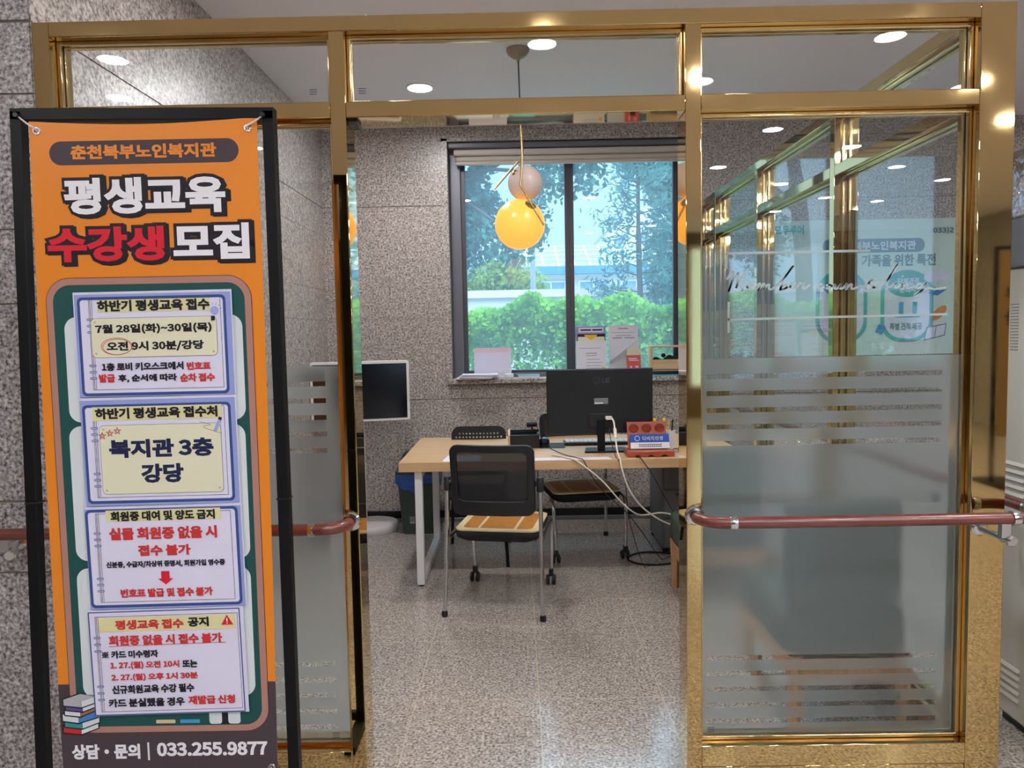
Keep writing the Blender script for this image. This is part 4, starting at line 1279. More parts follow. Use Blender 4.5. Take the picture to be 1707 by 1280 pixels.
mb = MB(); mb.box(0.955, 1.225, 5.02, 5.50, 0.03, 0.64); mb.build('body', 'grey_metal', PD, bevel=0.006)
for k in range(3):
    z = 0.045 + 0.198 * k
    mb = MB(); mb.box(0.965, 1.215, 5.002, 5.02, z, z + 0.185); d = mb.build('drawer', 'grey_metal', PD, bevel=0.003)
    mb = MB(); mb.box(1.04, 1.14, 4.992, 5.002, z + 0.150, z + 0.165); mb.build('handle', 'alu_dark', d, bevel=0.002)
for cx in (0.98, 1.20):
    for cy in (5.05, 5.47):
        mb = MB(); mb.cyl((cx, cy, 0), (cx, cy, 0.032), 0.018); mb.build('foot', 'black_rubber', PD)

# ------------------------------------------------------------------ office chairs
def office_chair(label):
    t = thing('office_chair', label, 'chair', (0, 0, 0), 'mesh back visitor chairs')
    L = dict(local=True)
    for s in (-1, 1):
        mb = MB(); mb.tube(crom([(s * .263, -.302, .02), (s * .258, -.275, .25), (s * .253, -.25, .50), (s * .250, -.238, .70)], 4), 0.0115, 14); g = mb.build('rear_leg', 'chrome', t, **L)
        mb = MB(); mb.lathe([(0.013, 0), (0.0165, 0.004), (0.0165, 0.022), (0.0135, 0.032)], (s * .2635, -.303, 0.0), (0, 0.05, 1), 18); mb.build('foot', 'black_rubber', g, **L)
        mb = MB(); mb.tube(crom([(s * .232, .292, .085), (s * .238, .285, .25), (s * .242, .262, .37), (s * .246, .20, .405), (s * .250, 0.0, .405), (s * .252, -.225, .405)], 5), 0.0115, 14); g = mb.build('front_leg', 'chrome', t, **L)
        mb = MB()
        mb.box(s * .232 - .011, s * .232 + .011, .268, .315, .052, .092)
        for w in (-1, 1): mb.lathe([(0.006, -.009), (0.026, -.009), (0.030, -.005), (0.030, .005), (0.026, .009), (0.006, .009)], (s * .232 + w * .0175, .278, .030), (1, 0, 0), 22)
        mb.build('caster', 'black_plastic', g, **L)
        mb = MB(); mb.lathe([(0.014, 0), (0.019, .006), (0.019, .072), (0.015, .078)], (s * .250, -.238, .665), (0, 0, 1), 18)
        mb.cyl((s * .250, -.238, .715), (s * .205, -.228, .705), 0.017); mb.build('back_joint', 'black_plastic', t, bevel=0.002, **L)
    mb = MB()
    out_ = rr(-.232, .232, -.215, .245, .07, 8)
    prof = [(1.0, .428), (0.99, .436), (1.0, .416), (.97, .398), (.86, .380), (.6, .372)]
    n_ = len(out_)
    vs = []
    for f, z in [(0.97, .436), (1.0, .428), (1.0, .414), (.97, .396), (.84, .378), (.55, .370)]:
        vs += [(a * f, .015 + (b - .015) * f, z + 0.012 * (1 if b > .1 else 0) * 0) for a, b in out_]
    fs = [tuple(range(n_))]
    for i in range(5): fs += [(i * n_ + k, (i + 1) * n_ + k, (i + 1) * n_ + (k + 1) % n_, i * n_ + (k + 1) % n_) for k in range(n_)]
    fs.append(tuple(5 * n_ + k for k in range(n_ - 1, -1, -1)))
    mb.add(vs, fs); mb.build('seat', 'black_soft', t, smooth=50, **L)
    def bk(dep):
        def f(a, b):
            tt = (b - .53) / .39
            return (a * (1 + .02 * tt), -.215 - .055 * tt - .030 * (1 - (a / .23) ** 2) - dep, b)
        return f
    O = rr(-.222, .222, .535, .918, .045, 8); I = rr(-.186, .186, .615, .878, .03, 8)
    def dens(P, m=3):
        R2 = []
        for i in range(len(P)):
            a, b = P[i], P[(i + 1) % len(P)]
            for j in range(m): R2.append((a[0] + (b[0] - a[0]) * j / m, a[1] + (b[1] - a[1]) * j / m))
        return R2
    mb = MB(); mb.ring(dens(O), dens(I), bk(-.012), bk(.014)); mb.build('back_frame', 'black_plastic', t, bevel=0.004, smooth=40, **L)
    mb = MB()
    nx, nz = 10, 6
    vs = [bk(0)(-.19 + .38 * i / nx, .608 + .276 * j / nz) for j in range(nz + 1) for i in range(nx + 1)]
    mb.add(vs, [(j * (nx + 1) + i, j * (nx + 1) + i + 1, (j + 1) * (nx + 1) + i + 1, (j + 1) * (nx + 1) + i) for j in range(nz) for i in range(nx)])
    mb.build('mesh_panel', 'mesh', t, **L)
    return t
ch1 = office_chair('black mesh-back chair with chrome legs facing the desk, its back towards the doorway')
ch1.location = (-0.098, 4.185, 0); ch1.rotation_euler = (0, 0, math.radians(-9.8))
ch2 = copy_tree(ch1)
ch2['label'] = 'black mesh-back chair on the far side of the desk, its back hidden by the monitor'
ch2.location = (0.414, 5.14, 0); ch2.rotation_euler = (0, 0, math.radians(188.9))
def seat_mat(label, loc, rz, tilt=(0, 0)):
    t = thing('seat_mat', label, 'seat mat', loc, 'woven cane seat mats', rz)
    mb = MB(); O = rr(-.228, .228, -.205, .235, .05, 8); I = rr(-.19, .19, -.165, .195, .035, 8)
    mb.ring(O, I, lambda a, b: (a, b, 0.0), lambda a, b: (a, b, .011)); mb.build('border', 'cane_edge', t, local=True, bevel=0.003)
    mb = MB(); mb.prism_xy(rr(-.19, .19, -.165, .195, .035, 8), 0.0, 0.009); mb.build('woven_panel', 'cane', t, local=True)
    mb = MB()
    for s in (-1, 1): mb.box(s * .10 - .008, s * .10 + .008, -.165, .195, .009, .0105)
    mb.build('strap', 'cane_edge', t, local=True)
    return t
seat_mat('woven cane mat with cream edging on the seat of the nearest chair', (-0.098, 4.185, .4365), math.radians(-9.8))
m2 = seat_mat('woven cane mat lying on the seat of the chair behind the desk', (0.414, 5.14, .4365), math.radians(188.9))

# perforated stacking chair
PC = thing('plastic_chair', 'black plastic chair with a perforated backrest behind the desk', 'chair', (-0.28, 5.03, 0))
cx0, cyb = -0.282, 5.30
def back_pt(dep):
    return lambda a, b: (cx0 + a, cyb + (b - .5) * .12 - .02 * (1 - (a / .2) ** 2) + dep, b)
mb = MB()
nxh, nzh, cw = 14, 9, .0245
X0, Z0 = -cw * nxh / 2, .838 - .035 - cw * nzh
O = rr(-.193, .193, .50, .842, .06, 8)
def ring_on(outl):
    res = []
    for a, b in outl: res.append((max(X0, min(-X0, a)), max(Z0, min(Z0 + cw * nzh, b))))
    return res
mb.ring(O, ring_on(O), back_pt(-.006), back_pt(.006))
for i in range(nxh):
    for j in range(nzh):
        a0, b0 = X0 + i * cw, Z0 + j * cw
        sq = [(a0 + cw * u, b0 + cw * v) for u, v in ((1, .5), (1, 1), (.5, 1), (0, 1), (0, .5), (0, 0), (.5, 0), (1, 0))]
        hr = 0.0072 if not (j == nzh - 1 and i in (0, nxh - 1)) else 0.0004
        ci = [(a0 + cw / 2 + hr * math.cos(k * PI / 4), b0 + cw / 2 + hr * math.sin(k * PI / 4)) for k in range(8)]
        mb.ring(sq, ci, back_pt(-.006)); mb.ring(sq, ci, back_pt(.006))
        mb.ring(ci, ci, back_pt(-.006)) if False else None
mb.build('backrest', 'black_plastic', PC, smooth=40)
mb = MB(); mb.prism_xy(rr(-.482, -.082, 4.79, 5.25, .06, 8), .43, .45); mb.build('seat', 'black_plastic', PC, bevel=0.006)
for sx in (-1, 1):
    xx = cx0 + sx * .185
    mb = MB(); mb.tube(crom([(xx + sx * .015, 4.77, 0), (xx, 4.81, .25), (xx - sx * .005, 4.84, .43)], 4), .011, 12); mb.build('leg', 'black_metal', PC)
    mb = MB(); mb.tube(crom([(xx + sx * .02, 5.33, 0), (xx + .005 * sx, 5.26, .28), (xx, 5.255, .44), (xx - .002 * sx, 5.30, .55), (xx - .015 * sx, 5.335, .74)], 5), .011, 12); mb.build('leg', 'black_metal', PC)

# green armless chairs with wooden legs on the right
def green_chair(label, loc, rz):
    t = thing('upholstered_chair', label, 'chair', loc, 'green upholstered chairs', rz)
    L = dict(local=True)
    for sx in (-1, 1):
        for yy in (-.235, .215):
            mb = MB(); mb.tube([(sx * .20, yy, 0), (sx * .20, yy, .29)], [.022, .034], 4); l = mb.build('leg', 'pale_wood', t, **L)
    mb = MB(); mb.box(-.228, .228, -.245, -.215, .215, .28); mb.box(-.228, .228, .195, .225, .215, .28); mb.box(-.228, -.198, -.215, .195, .215, .28); mb.box(.198, .228, -.215, .195, .215, .28)
    mb.build('seat_rail', 'pale_wood', t, bevel=0.003, **L)
    mb = MB(); mb.box(-.232, .232, -.25, .24, .28, .45); mb.build('seat', 'green_fabric', t, bevel=0.03, seg=3, **L)
    mb = MB(); mb.box(-.215, .215, -.25, -.17, .45, .86); mb.build('backrest', 'green_fabric', t, bevel=0.03, seg=3, **L)
    return t
gc = green_chair('dark green upholstered chair with wooden legs, blurred behind the frosted glass', (1.203, 2.96, 0), 0.0)
gc2 = copy_tree(gc); gc2.location = (1.102, 4.12, 0); gc2['label'] = 'dark green upholstered chair at the right end of the desk, beside the doorway post'
gc2.rotation_euler = (0, 0, 0.0)

# ------------------------------------------------------------------ bin, portable screen
BN = thing('waste_bin', 'dark green plastic bin with a blue liner left of the desk', 'bin', (-0.84, 5.74, 0))
def frus(mb, x0, x1, y0, y1, z0, X0, X1, Yq0, Yq1, z1, r=.03):
    a = rr(x0, x1, y0, y1, r, 5); b = rr(X0, X1, Yq0, Yq1, r, 5)
    n_ = len(a)
    mb.add([(p, q, z0) for p, q in a] + [(p, q, z1) for p, q in b], [tuple(range(n_ - 1, -1, -1)), tuple(range(n_, 2 * n_))] + [(i, (i + 1) % n_, n_ + (i + 1) % n_, n_ + i) for i in range(n_)])
mb = MB(); frus(mb, -.960, -.715, 5.60, 5.86, 0.0, -.995, -.69, 5.58, 5.88, .455); mb.build('body', 'bin', BN, smooth=30)
mb = MB(); frus(mb, -1.005, -.68, 5.57, 5.89, .455, -1.008, -.677, 5.567, 5.893, .48); frus(mb, -1.0, -.685, 5.575, 5.885, .48, -.955, -.73, 5.66, 5.85, .60); lid = mb.build('lid', 'bin', BN, bevel=0.006)
mb = MB(); mb.prism([(-.93, .505), (-.755, .505), (-.768, .575), (-.917, .575)], lambda a, b: (a, 5.575 + (b - .48) * .70, b), lambda a, b: (a, 5.565 + (b - .48) * .70, b)); mb.build('swing_flap', 'bin', lid, bevel=0.003)
mb = MB()
nn = 72
vs = []
for k in range(nn):
    an = 2 * PI * k / nn
    cx_, sn_ = math.cos(an), math.sin(an)
    q = max(abs(cx_) / .160, abs(sn_) / .158)
    px_, py_ = cx_ / q, sn_ / q
    dz = .085 + .045 * math.sin(3 * an + 0.6) + .012 * math.sin(17 * an)
    for z, sc in ((.458, 1.0), (.40, 1.012 + .008 * math.sin(13 * an)), (.455 - dz, .985 + .012 * math.sin(11 * an))):
        vs.append((-.8425 + px_ * sc, 5.73 + py_ * sc, z))
fs = []
for k in range(nn):
    j = (k + 1) % nn
    fs += [(k * 3, j * 3, j * 3 + 1, k * 3 + 1), (k * 3 + 1, j * 3 + 1, j * 3 + 2, k * 3 + 2)]
mb.add(vs, fs); mb.build('liner', 'liner', BN, smooth=60)
mb = MB(); mb.flat(rect(-.905, -.865, .10, .165), 5.594); mb.build('label_sticker', 'grey_metal', BN, smooth=0)
mb = MB(); [mb.flat(rect(-.903 + .006 * k, -.900 + .006 * k, .082, .098), 5.594) for k in range(6)]; mb.build('barcode', 'white', BN, smooth=0)

BN.location.x += 0.078

TV = thing('portable_screen', 'white framed screen on a stand with a round white base in the corner', 'screen', (-1.15, 5.62, 0))
mb = MB(); mb.lathe([(0.0, 0), (.195, 0), (.200, .010), (.200, .05), (.192, .062), (.03, .070), (.03, .073), (0, .073)], (-1.14, 5.75, 0), (0, 0, 1), 48); mb.build('base', 'white', TV)
mb = MB(); mb.cyl((-1.20, 5.78, .07), (-1.20, 5.78, 1.05), .018); mb.build('pole', 'white', TV)
mb = MB(); mb.obox((-1.19, 5.66, 1.08), (.16, .26, .14)); mb.build('mount', 'white', TV, bevel=0.01)
Rz = Matrix.Rotation(math.radians(13), 3, 'Z')
def scr(a, b, d): return Vector((-1.145, 5.50, 1.089)) + Rz @ Vector((a, d, b))
mb = MB(); P = rr(-.355, .355, -.221, .221, .02, 5); I = rect(-.335, .335, -.203, .200)
mb.prism(P, lambda a, b: scr(a, b, 0.0), lambda a, b: scr(a, b, .03)); mb.build('bezel', 'white', TV, bevel=0.003)
mb = MB(); mb.prism(I, lambda a, b: scr(a, b, -.002), lambda a, b: scr(a, b, .004)); mb.build('display', 'screen', TV)

# ------------------------------------------------------------------ on the desk
TZ = 0.7502
MN = thing('monitor', 'black computer monitor on the desk seen from behind', 'monitor', (0.51, 4.66, TZ))
mb = MB(); mb.box(.181, .832, 4.60, 4.622, .866, 1.263); mb.build('housing', 'black_plastic', MN, bevel=0.004)
mb = MB(); mb.box(.178, .835, 4.622, 4.640, .863, 1.2655); mb.build('bezel', 'black_metal', MN, bevel=0.003)
mb = MB(); mb.box(.195, .818, 4.6405, 4.6412, .882, 1.25); mb.build('display', 'screen', MN)
mb = MB(); mb.prism_xz(rr(.435, .585, .90, .99, .02), 4.592, 4.60); mb.build('mount_plate', 'black_plastic', MN, bevel=0.006)
mb = MB(); mb.box(.487, .533, 4.578, 4.60, .762, .952); mb.build('neck', 'black_metal', MN, bevel=0.004)
mb = MB(); mb.prism_xy([(.405, 4.560), (.668, 4.560), (.678, 4.72), (.425, 4.72)], TZ, .762); mb.build('stand_base', 'black_metal', MN, bevel=0.003)
mb = MB(); mb.flat(rr(.470, .556, 1.048, 1.085, .002), 4.5995); st = mb.build('rating_label', 'grey_metal', MN, smooth=0)
mb = MB(); mb.flat(rect(.473, .525, 1.050, 1.058), 4.5992); mb.build('label_strip', 'white', st, smooth=0)
mb = MB(); mb.ring([(.486 + .022 * math.cos(t * PI / 12), 1.195 + .022 * math.sin(t * PI / 12)) for t in range(24)], [(.486 + .018 * math.cos(t * PI / 12), 1.195 + .018 * math.sin(t * PI / 12)) for t in range(24)], lambda a, b: (a, 4.5995, b))
mb.text('LG', .52, .565, 1.178, 1.21, 4.5995, 0.03); mb.flat(rect(.484, .488, 1.187, 1.205), 4.5993); mb.flat(rect(.484, .494, 1.187, 1.190), 4.5993)
mb.build('logo', mat('logo_grey', '484953', .25), MN, smooth=0)
MN.location.y += 0.06

def cable(name, label, pts, r, m, group=None, k=8):
    mb = MB(); mb.tube(crom(pts, k), r, 8)
    return tag(mb.build(name, m, smooth=60), label, 'cable', group)
PG = thing('white_video_cable', 'white cable plugged into the back of the monitor, hanging down to the floor', 'cable', (.565, 4.56, .95))
mb = MB(); mb.box(.535, .575, 4.60, 4.652, .955, .975); mb.build('plug', 'ivory', PG, bevel=0.005)
mb = MB(); mb.tube(crom([(.572, 4.605, .965), (.580, 4.58, .945), (.574, 4.49, .91), (.577, 4.42, .80), (.588, 4.37, .752), (.600, 4.35, .68), (.64, 4.36, .57), (.73, 4.40, .45), (.86, 4.45, .355), (.97, 4.50, .31), (1.08, 4.55, .29)], 8), .0052, 10); mb.build('lead', 'ivory', PG)
mb = MB(); mb.cyl((.5745, 4.495, .915), (.5755, 4.455, .862), .010); mb.build('ferrite', 'ivory', PG, bevel=0.002)
cable('white_power_cable', 'second white cable drooping off the desk edge towards the right post', [(.20, 4.55, .757), (.27, 4.44, .758), (.33, 4.37, .75), (.40, 4.35, .70), (.49, 4.36, .62), (.60, 4.38, .49), (.69, 4.42, .415), (.76, 4.46, .40), (.84, 4.48, .405), (.92, 4.5, .385), (1.02, 4.52, .33), (1.10, 4.55, .26)], .0048, 'ivory')
cable('black_mouse_cable', 'thin black cable running from the mouse over the desk edge', [(.17, 4.98, .753), (.22, 4.75, .753), (.28, 4.55, .754), (.35, 4.40, .757), (.375, 4.36, .75), (.42, 4.36, .66), (.50, 4.40, .55), (.66, 4.55, .38), (.80, 4.70, .18), (.90, 4.80, .03), (.95, 4.88, .006), (1.05, 4.98, .006)], .0026, 'black_plastic')
cable('black_power_cable', 'black cable hanging from the red wooden rack down to the floor', [(.69, 4.425, .7535), (.705, 4.395, .756), (.72, 4.365, .74), (.78, 4.36, .65), (.86, 4.38, .50), (.95, 4.42, .36), (1.03, 4.50, .24), (1.10, 4.60, .10), (1.15, 4.72, .008), (1.2, 4.85, .006)], .0028, 'black_plastic')
cable('coiled_floor_cable', 'black cable looping over the floor below the desk', [(1.02, 5.16 - .18, .007), (.86, 5.02, .007), (.76, 4.98, .007), (.70, 4.88, .007), (.74, 4.78, .007), (.84, 4.74, .007), (.95, 4.76, .007), (1.04, 4.80, .007)], .006, 'black_rubber')
cable('thin_drop_cable', 'thin black cable falling straight down behind the monitor cable', [(.555, 4.645, .93), (.56, 4.58, .84), (.57, 4.42, .757), (.59, 4.36, .735), (.615, 4.365, .62), (.63, 4.40, .50), (.66, 4.5, .35), (.72, 4.62, .16), (.78, 4.70, .006), (.82, 4.74, .006)], .0024, 'black_plastic')

KB = thing('keyboard', 'pale keyboard with a dark edge lying behind the monitor stand', 'keyboard', (.52, 5.03, TZ))
mb = MB(); mb.obox((.52, 5.00, TZ + .010), (.44, .14, .018)); mb.build('body', 'black_plastic', KB, bevel=0.003)
mb = MB()
for r in range(4):
    for c in range(14): mb.box(.312 + c * .0298, .312 + c * .0298 + .026, 4.94 + r * .032, 4.94 + r * .032 + .028, TZ + .019, TZ + .026)
kk = mb.build('keys', 'white', KB)
MP = MB(); MP.prism_xy(rr(.13, .30, 4.84, 5.06, .02), TZ, TZ + .003); tag(MP.build('mouse_pad', 'black_rubber'), 'black mouse pad beside the keyboard', 'mouse pad')
MS = thing('computer_mouse', 'small glossy dark blue mouse on the pad next to the black organizer', 'mouse', (.17, 4.95, TZ + .003))
mb = MB(); mb.sphere((.168, 4.93, TZ + .032), .038, 28, 16, (.92, 1.25, .80)); mb.build('shell', mat('mouse_shell', '2c3a4c', .12, .4), MS, smooth=80)
mb = MB(); mb.prism_xy(rr(.133, .203, 4.885, 4.98, .03), TZ + .003, TZ + .014); mb.build('base', 'black_plastic', MS, bevel=.003)
OR = thing('desk_organizer', 'black open-topped desk organizer with a pale side behind the nearest chair', 'organizer', (.04, 4.93, TZ))
mb = MB(); mb.box(-.055, .135, 4.86, 4.876, TZ, TZ + .085); mb.box(-.055, .135, 4.99, 5.006, TZ, TZ + .105); mb.box(.121, .135, 4.876, 4.99, TZ, TZ + .09); mb.box(-.041, .121, 4.876, 4.99, TZ, TZ + .01); mb.build('box', 'black_plastic', OR, bevel=.002)
mb = MB(); mb.prism_yz([(4.85, TZ), (5.01, TZ), (5.01, TZ + .107), (4.99, TZ + .107), (4.85, TZ + .085)], -.068, -.055); sd = mb.build('side_panel', 'pale_wood', OR); sd['label'] = 'pale wooden side panel'
mb = MB(); mb.box(-.04, .12, 4.90, 4.906, TZ + .01, TZ + .085); mb.box(-.04, .12, 4.945, 4.951, TZ + .01, TZ + .095); mb.build('divider', 'black_metal', OR)
mb = MB(); mb.cyl((.055, 5.02, TZ + .135), (.125, 5.02, TZ + .137), .018); mb.cyl((.09, 5.02, TZ), (.09, 5.02, TZ + .125), .006); tag(mb.build('tape_dispenser', 'black_plastic', bevel=.002), 'black cylinder on a thin stem just behind the organizer', 'dispenser')

RK = thing('sample_rack', 'reddish wooden rack with three round recesses and a blue and white sign', 'rack', (.78, 4.50, TZ))
wood_ = 'redwood'
mb = MB()
pts = [(.640, TZ + .012), (.640, TZ + .036), (.919, TZ + .036), (.919, TZ + .012)]
foot = [(.640, TZ), (.640, TZ + .034), (.919, TZ + .034), (.919, TZ)]
for k in (2, 1, 0):
    c_ = .70 + .08 * k
    foot += [(c_ + .024, TZ), (c_ + .012, TZ + .008), (c_, TZ + .011), (c_ - .012, TZ + .008), (c_ - .024, TZ)]
mb.prism_xz(foot, 4.435, 4.60); mb.build('base', wood_, RK, bevel=.004)
def slope(a, b, d): return (a, 4.515 + (b - TZ) * .42 + d, b)
O = rect(.660, .896, TZ + .034, TZ + .19)
mb = MB()
zc = TZ + .152
cells = [.660, .739, .817, .896]
mb.ring(rect(.660, .896, TZ + .034, zc - .038), rect(.665, .89, TZ + .036, zc - .040), lambda a, b: slope(a, b, 0), lambda a, b: slope(a, b, .018)) if False else mb.prism(rect(.660, .896, TZ + .034, zc - .0385), lambda a, b: slope(a, b, 0), lambda a, b: slope(a, b, .018))
for k in range(3):
    a0, a1 = cells[k], cells[k + 1]; ca = (a0 + a1) / 2
    N8 = 24
    circ = [(ca + .030 * math.cos(2 * PI * t / N8 + PI / 4), zc + .026 * math.sin(2 * PI * t / N8 + PI / 4)) for t in range(N8)]
    sq = []
    for t in range(N8):
        an = 2 * PI * t / N8 + PI / 4; c_, s__ = math.cos(an), math.sin(an); q = max(abs(c_), abs(s__))
        sq.append((ca + c_ / q * (a1 - a0) / 2, zc + s__ / q * .0385))
    mb.ring(sq, circ, lambda a, b: slope(a, b, 0), lambda a, b: slope(a, b, .018))
mb.build('face_board', wood_, RK, bevel=.001)
mb = MB()
for k in range(3):
    ca = (cells[k] + cells[k + 1]) / 2
    mb.lathe([(.0, .030), (.02, .027), (.030, .012), (.031, .0)], slope(ca, zc, .016), (0, 1, .1), 24)
mb.build('recess', wood_, RK)
mb = MB(); mb.prism(rect(.672, .905, TZ + .075, TZ + .122), lambda a, b: slope(a, b, -.024), lambda a, b: slope(a, b, -.020)); sg = mb.build('blue_sign', 'blue', RK)
mb = MB(); mb.prism(rect(.672, .905, TZ + .040, TZ + .075), lambda a, b: slope(a, b, -.024), lambda a, b: slope(a, b, -.020)); mb.build('white_sign', 'white', RK)
def sl_text(name, m, items, w):
    mb = MB()
    for s_, a0, a1, c0, c1 in items:
        o = len(mb.v)
        mb.text(s_, a0, a1, c0, c1, 0, w, 2)
        mb.v[o:] = [(a, 4.515 + (c - TZ) * .42 - .0248, c) for a, b, c in mb.v[o:]]
    return mb.build(name, m, RK, smooth=0)
sl_text('sign_lettering', 'white_ink', [('다비치', .745, .815, TZ + .086, TZ + .111), ('안경', .820, .868, TZ + .087, TZ + .110)], .03)
sl_text('phone_lettering', 'ink', [('춘천점', .72, .745, TZ + .060, TZ + .068), ('033)', .75, .775, TZ + .060, TZ + .068)], .02) if False else None
mb = MB()
for t in range(8):
    an = t * PI / 4 + .3
    c_, z_ = .714 + .014 * math.cos(an), TZ + .0985 + .014 * math.sin(an)
    mb.poly([slope(c_ + .0035 * math.cos(a), z_ + .0035 * math.sin(a), -.0246) for a in (0, PI / 3, 2 * PI / 3, PI, 4 * PI / 3, 5 * PI / 3)])
mb.build('sign_emblem', 'white_ink', RK, smooth=0)
mb = MB()
for zz in (TZ + .060, TZ + .050):
    for k in range(11):
        mb.poly([slope(a, b, -.0246) for a, b in rect(.722 + k * .0125, .722 + k * .0125 + .010, zz, zz + .005)])
mb.build('small_print', 'ink', RK, smooth=0)

CP = thing('cup', 'white cup of pens behind the red wooden rack', 'cup', (.945, 4.72, TZ))
mb = MB(); mb.lathe([(.0, .002), (.030, 0), (.037, .12), (.034, .12), (.028, .006), (.0, .006)], (.945, 4.72, TZ), (0, 0, 1), 28, caps=False); mb.build('body', 'white', CP)
for nm, x, y_, z, c, lb in (('pen', .930, 4.72, .165, 'yellow', 'yellow capped pen standing in the white cup, left one'), ('pen', .955, 4.73, .172, 'ink', 'dark pen standing in the white cup')):
    p = thing(nm, lb, 'pen', (x, y_, TZ + .007), 'pens in the white cup')
    mb = MB(); mb.cyl((x, y_, TZ + .008), (x + .012, y_, TZ + z), .0045); mb.build('barrel', c, p)
    mb = MB(); mb.cyl((x + .012, y_, TZ + z), (x + .013, y_, TZ + z + .012), .0055); mb.build('cap', c, p)
for x, lb in ((.842, 'small yellow figure topper behind the rack, left one'), (.900, 'small yellow figure topper behind the rack, right one')):
    p = thing('yellow_topper', lb, 'ornament', (x, 4.66, TZ), 'yellow toppers behind the rack')
    mb = MB(); mb.cyl((x, 4.66, TZ), (x, 4.66, .925), .003); mb.build('stick', 'yellow', p)
    mb = MB(); mb.sphere((x, 4.66, .94), .012, 16, 10, (1, 1, 1.3)); mb.build('head', 'yellow', p)
AD = thing('power_adapter', 'black power adapter with cord at the right end of the desk', 'adapter', (1.03, 4.62, TZ))
mb = MB(); mb.obox((1.03, 4.60, TZ + .018), (.10, .055, .035), Matrix.Rotation(.4, 3, 'Z')); mb.build('body', 'black_plastic', AD, bevel=.006)
mb = MB(); mb.tube(crom([(.985, 4.585, TZ + .015), (.96, 4.62, TZ + .02), (.93, 4.62, TZ + .004), (.915, 4.66, TZ + .004)]), .003); mb.build('cord', 'black_plastic', AD)
for pts, lb in (([(-.452, 4.405), (-.235, 4.40), (-.225, 4.61), (-.435, 4.625)], 'white printed sheet at the left of the desk, partly under the nearest chair back'), ([(.09, 4.385), (.545, 4.385), (.53, 4.47), (.10, 4.47)], 'narrow white sheet along the front edge of the desk by the cables')):
    mb = MB(); mb.prism_xy(pts, TZ, TZ + .0008); tag(mb.build('paper_sheet', 'paper', smooth=0), lb, 'paper', 'papers on the desk')

# ------------------------------------------------------------------ on the window sill
SZ = 1.1375
t = thing('paper_stack', 'loose stack of white papers at the left end of the window sill', 'papers', (-.32, 6.02, SZ))
for k in range(6):
    a = (.03, -.05, .08, .0, -.03, .05)[k]
    mb = MB(); mb.obox((-.325 + .01 * k - .02, 5.968 - .004 * (k % 3), SZ + .004 + .0065 * k), (.27 + .01 * (k % 2), .19, .0055), Matrix.Rotation(a, 3, 'Z')); mb.build('sheet', 'paper' if k else 'pink', t, bevel=.001)
t = thing('desk_calendar', 'pale desk calendar with a pink top band on the window sill', 'calendar', (-.20, 6.09, SZ))
mb = MB(); mb.prism_yz([(6.075, SZ), (6.079, SZ), (6.114, 1.378), (6.110, 1.378)], -.346, -.048); mb.build('page', 'sheet', t)
mb = MB(); mb.prism_yz([(6.16, SZ), (6.164, SZ), (6.116, 1.378), (6.112, 1.378)], -.346, -.048); mb.build('back_board', 'white', t)
mb = MB(); mb.prism_yz([(6.1035, 1.343), (6.1045, 1.343), (6.1095, 1.374), (6.1085, 1.374)], -.342, -.052); mb.build('pink_band', 'pink', t)
mb = MB()
for k in range(16): mb.tube(arc((-.335 + k * .018, 0), 0, 0, 0, 0, 1) and [(-.335 + k * .018, 6.112 + .007 * math.cos(a), 1.376 + .008 * math.sin(a)) for a in [i * PI / 4 for i in range(9)]], .0011, 5)
mb.build('wire_binding', 'grey_metal', t)
mb = MB()
for r in range(5):
    for c in range(7): mb.add([(-.325 + c * .039 + u, 6.0765 + (1.31 - r * .035 + v - SZ) * .1458 - .0008, 1.31 - r * .035 + v) for u, v in ((0, 0), (.012, 0), (.012, .008), (0, .008))], [(0, 1, 2, 3)])
mb.build('date_print', 'lilac', t, smooth=0)
t = thing('charger', 'white plug-in charger with a looped lead on the window sill', 'charger', (.0, 6.0, SZ))
mb = MB(); mb.box(-.10, -.03, 6.00, 6.05, SZ, SZ + .035); mb.build('body', 'white', t, bevel=.006)
mb = MB(); mb.tube(crom([(-.06, 6.02, SZ + .035), (-.05, 6.02, SZ + .06), (-.09, 6.02, SZ + .07), (-.135, 6.02, SZ + .05), (-.14, 6.02, SZ + .02), (-.115, 6.01, SZ + .006), (-.10, 6.0, SZ + .004)]), .0035); mb.build('lead', 'white', t)
t = thing('notebook', 'thin teal notebook lying flat on the window sill left of the monitor', 'notebook', (.09, 6.0, SZ))
mb = MB(); mb.obox((.09, 6.02, SZ + .011), (.165, .12, .018), Matrix.Rotation(.03, 3, 'Z')); mb.build('pages', 'paper', t)
mb = MB(); mb.obox((.09, 6.02, SZ + .021), (.17, .125, .003), Matrix.Rotation(.03, 3, 'Z')); mb.obox((.09, 6.02, SZ + .0012), (.17, .125, .0022), Matrix.Rotation(.03, 3, 'Z')); mb.build('cover', 'teal_note', t)

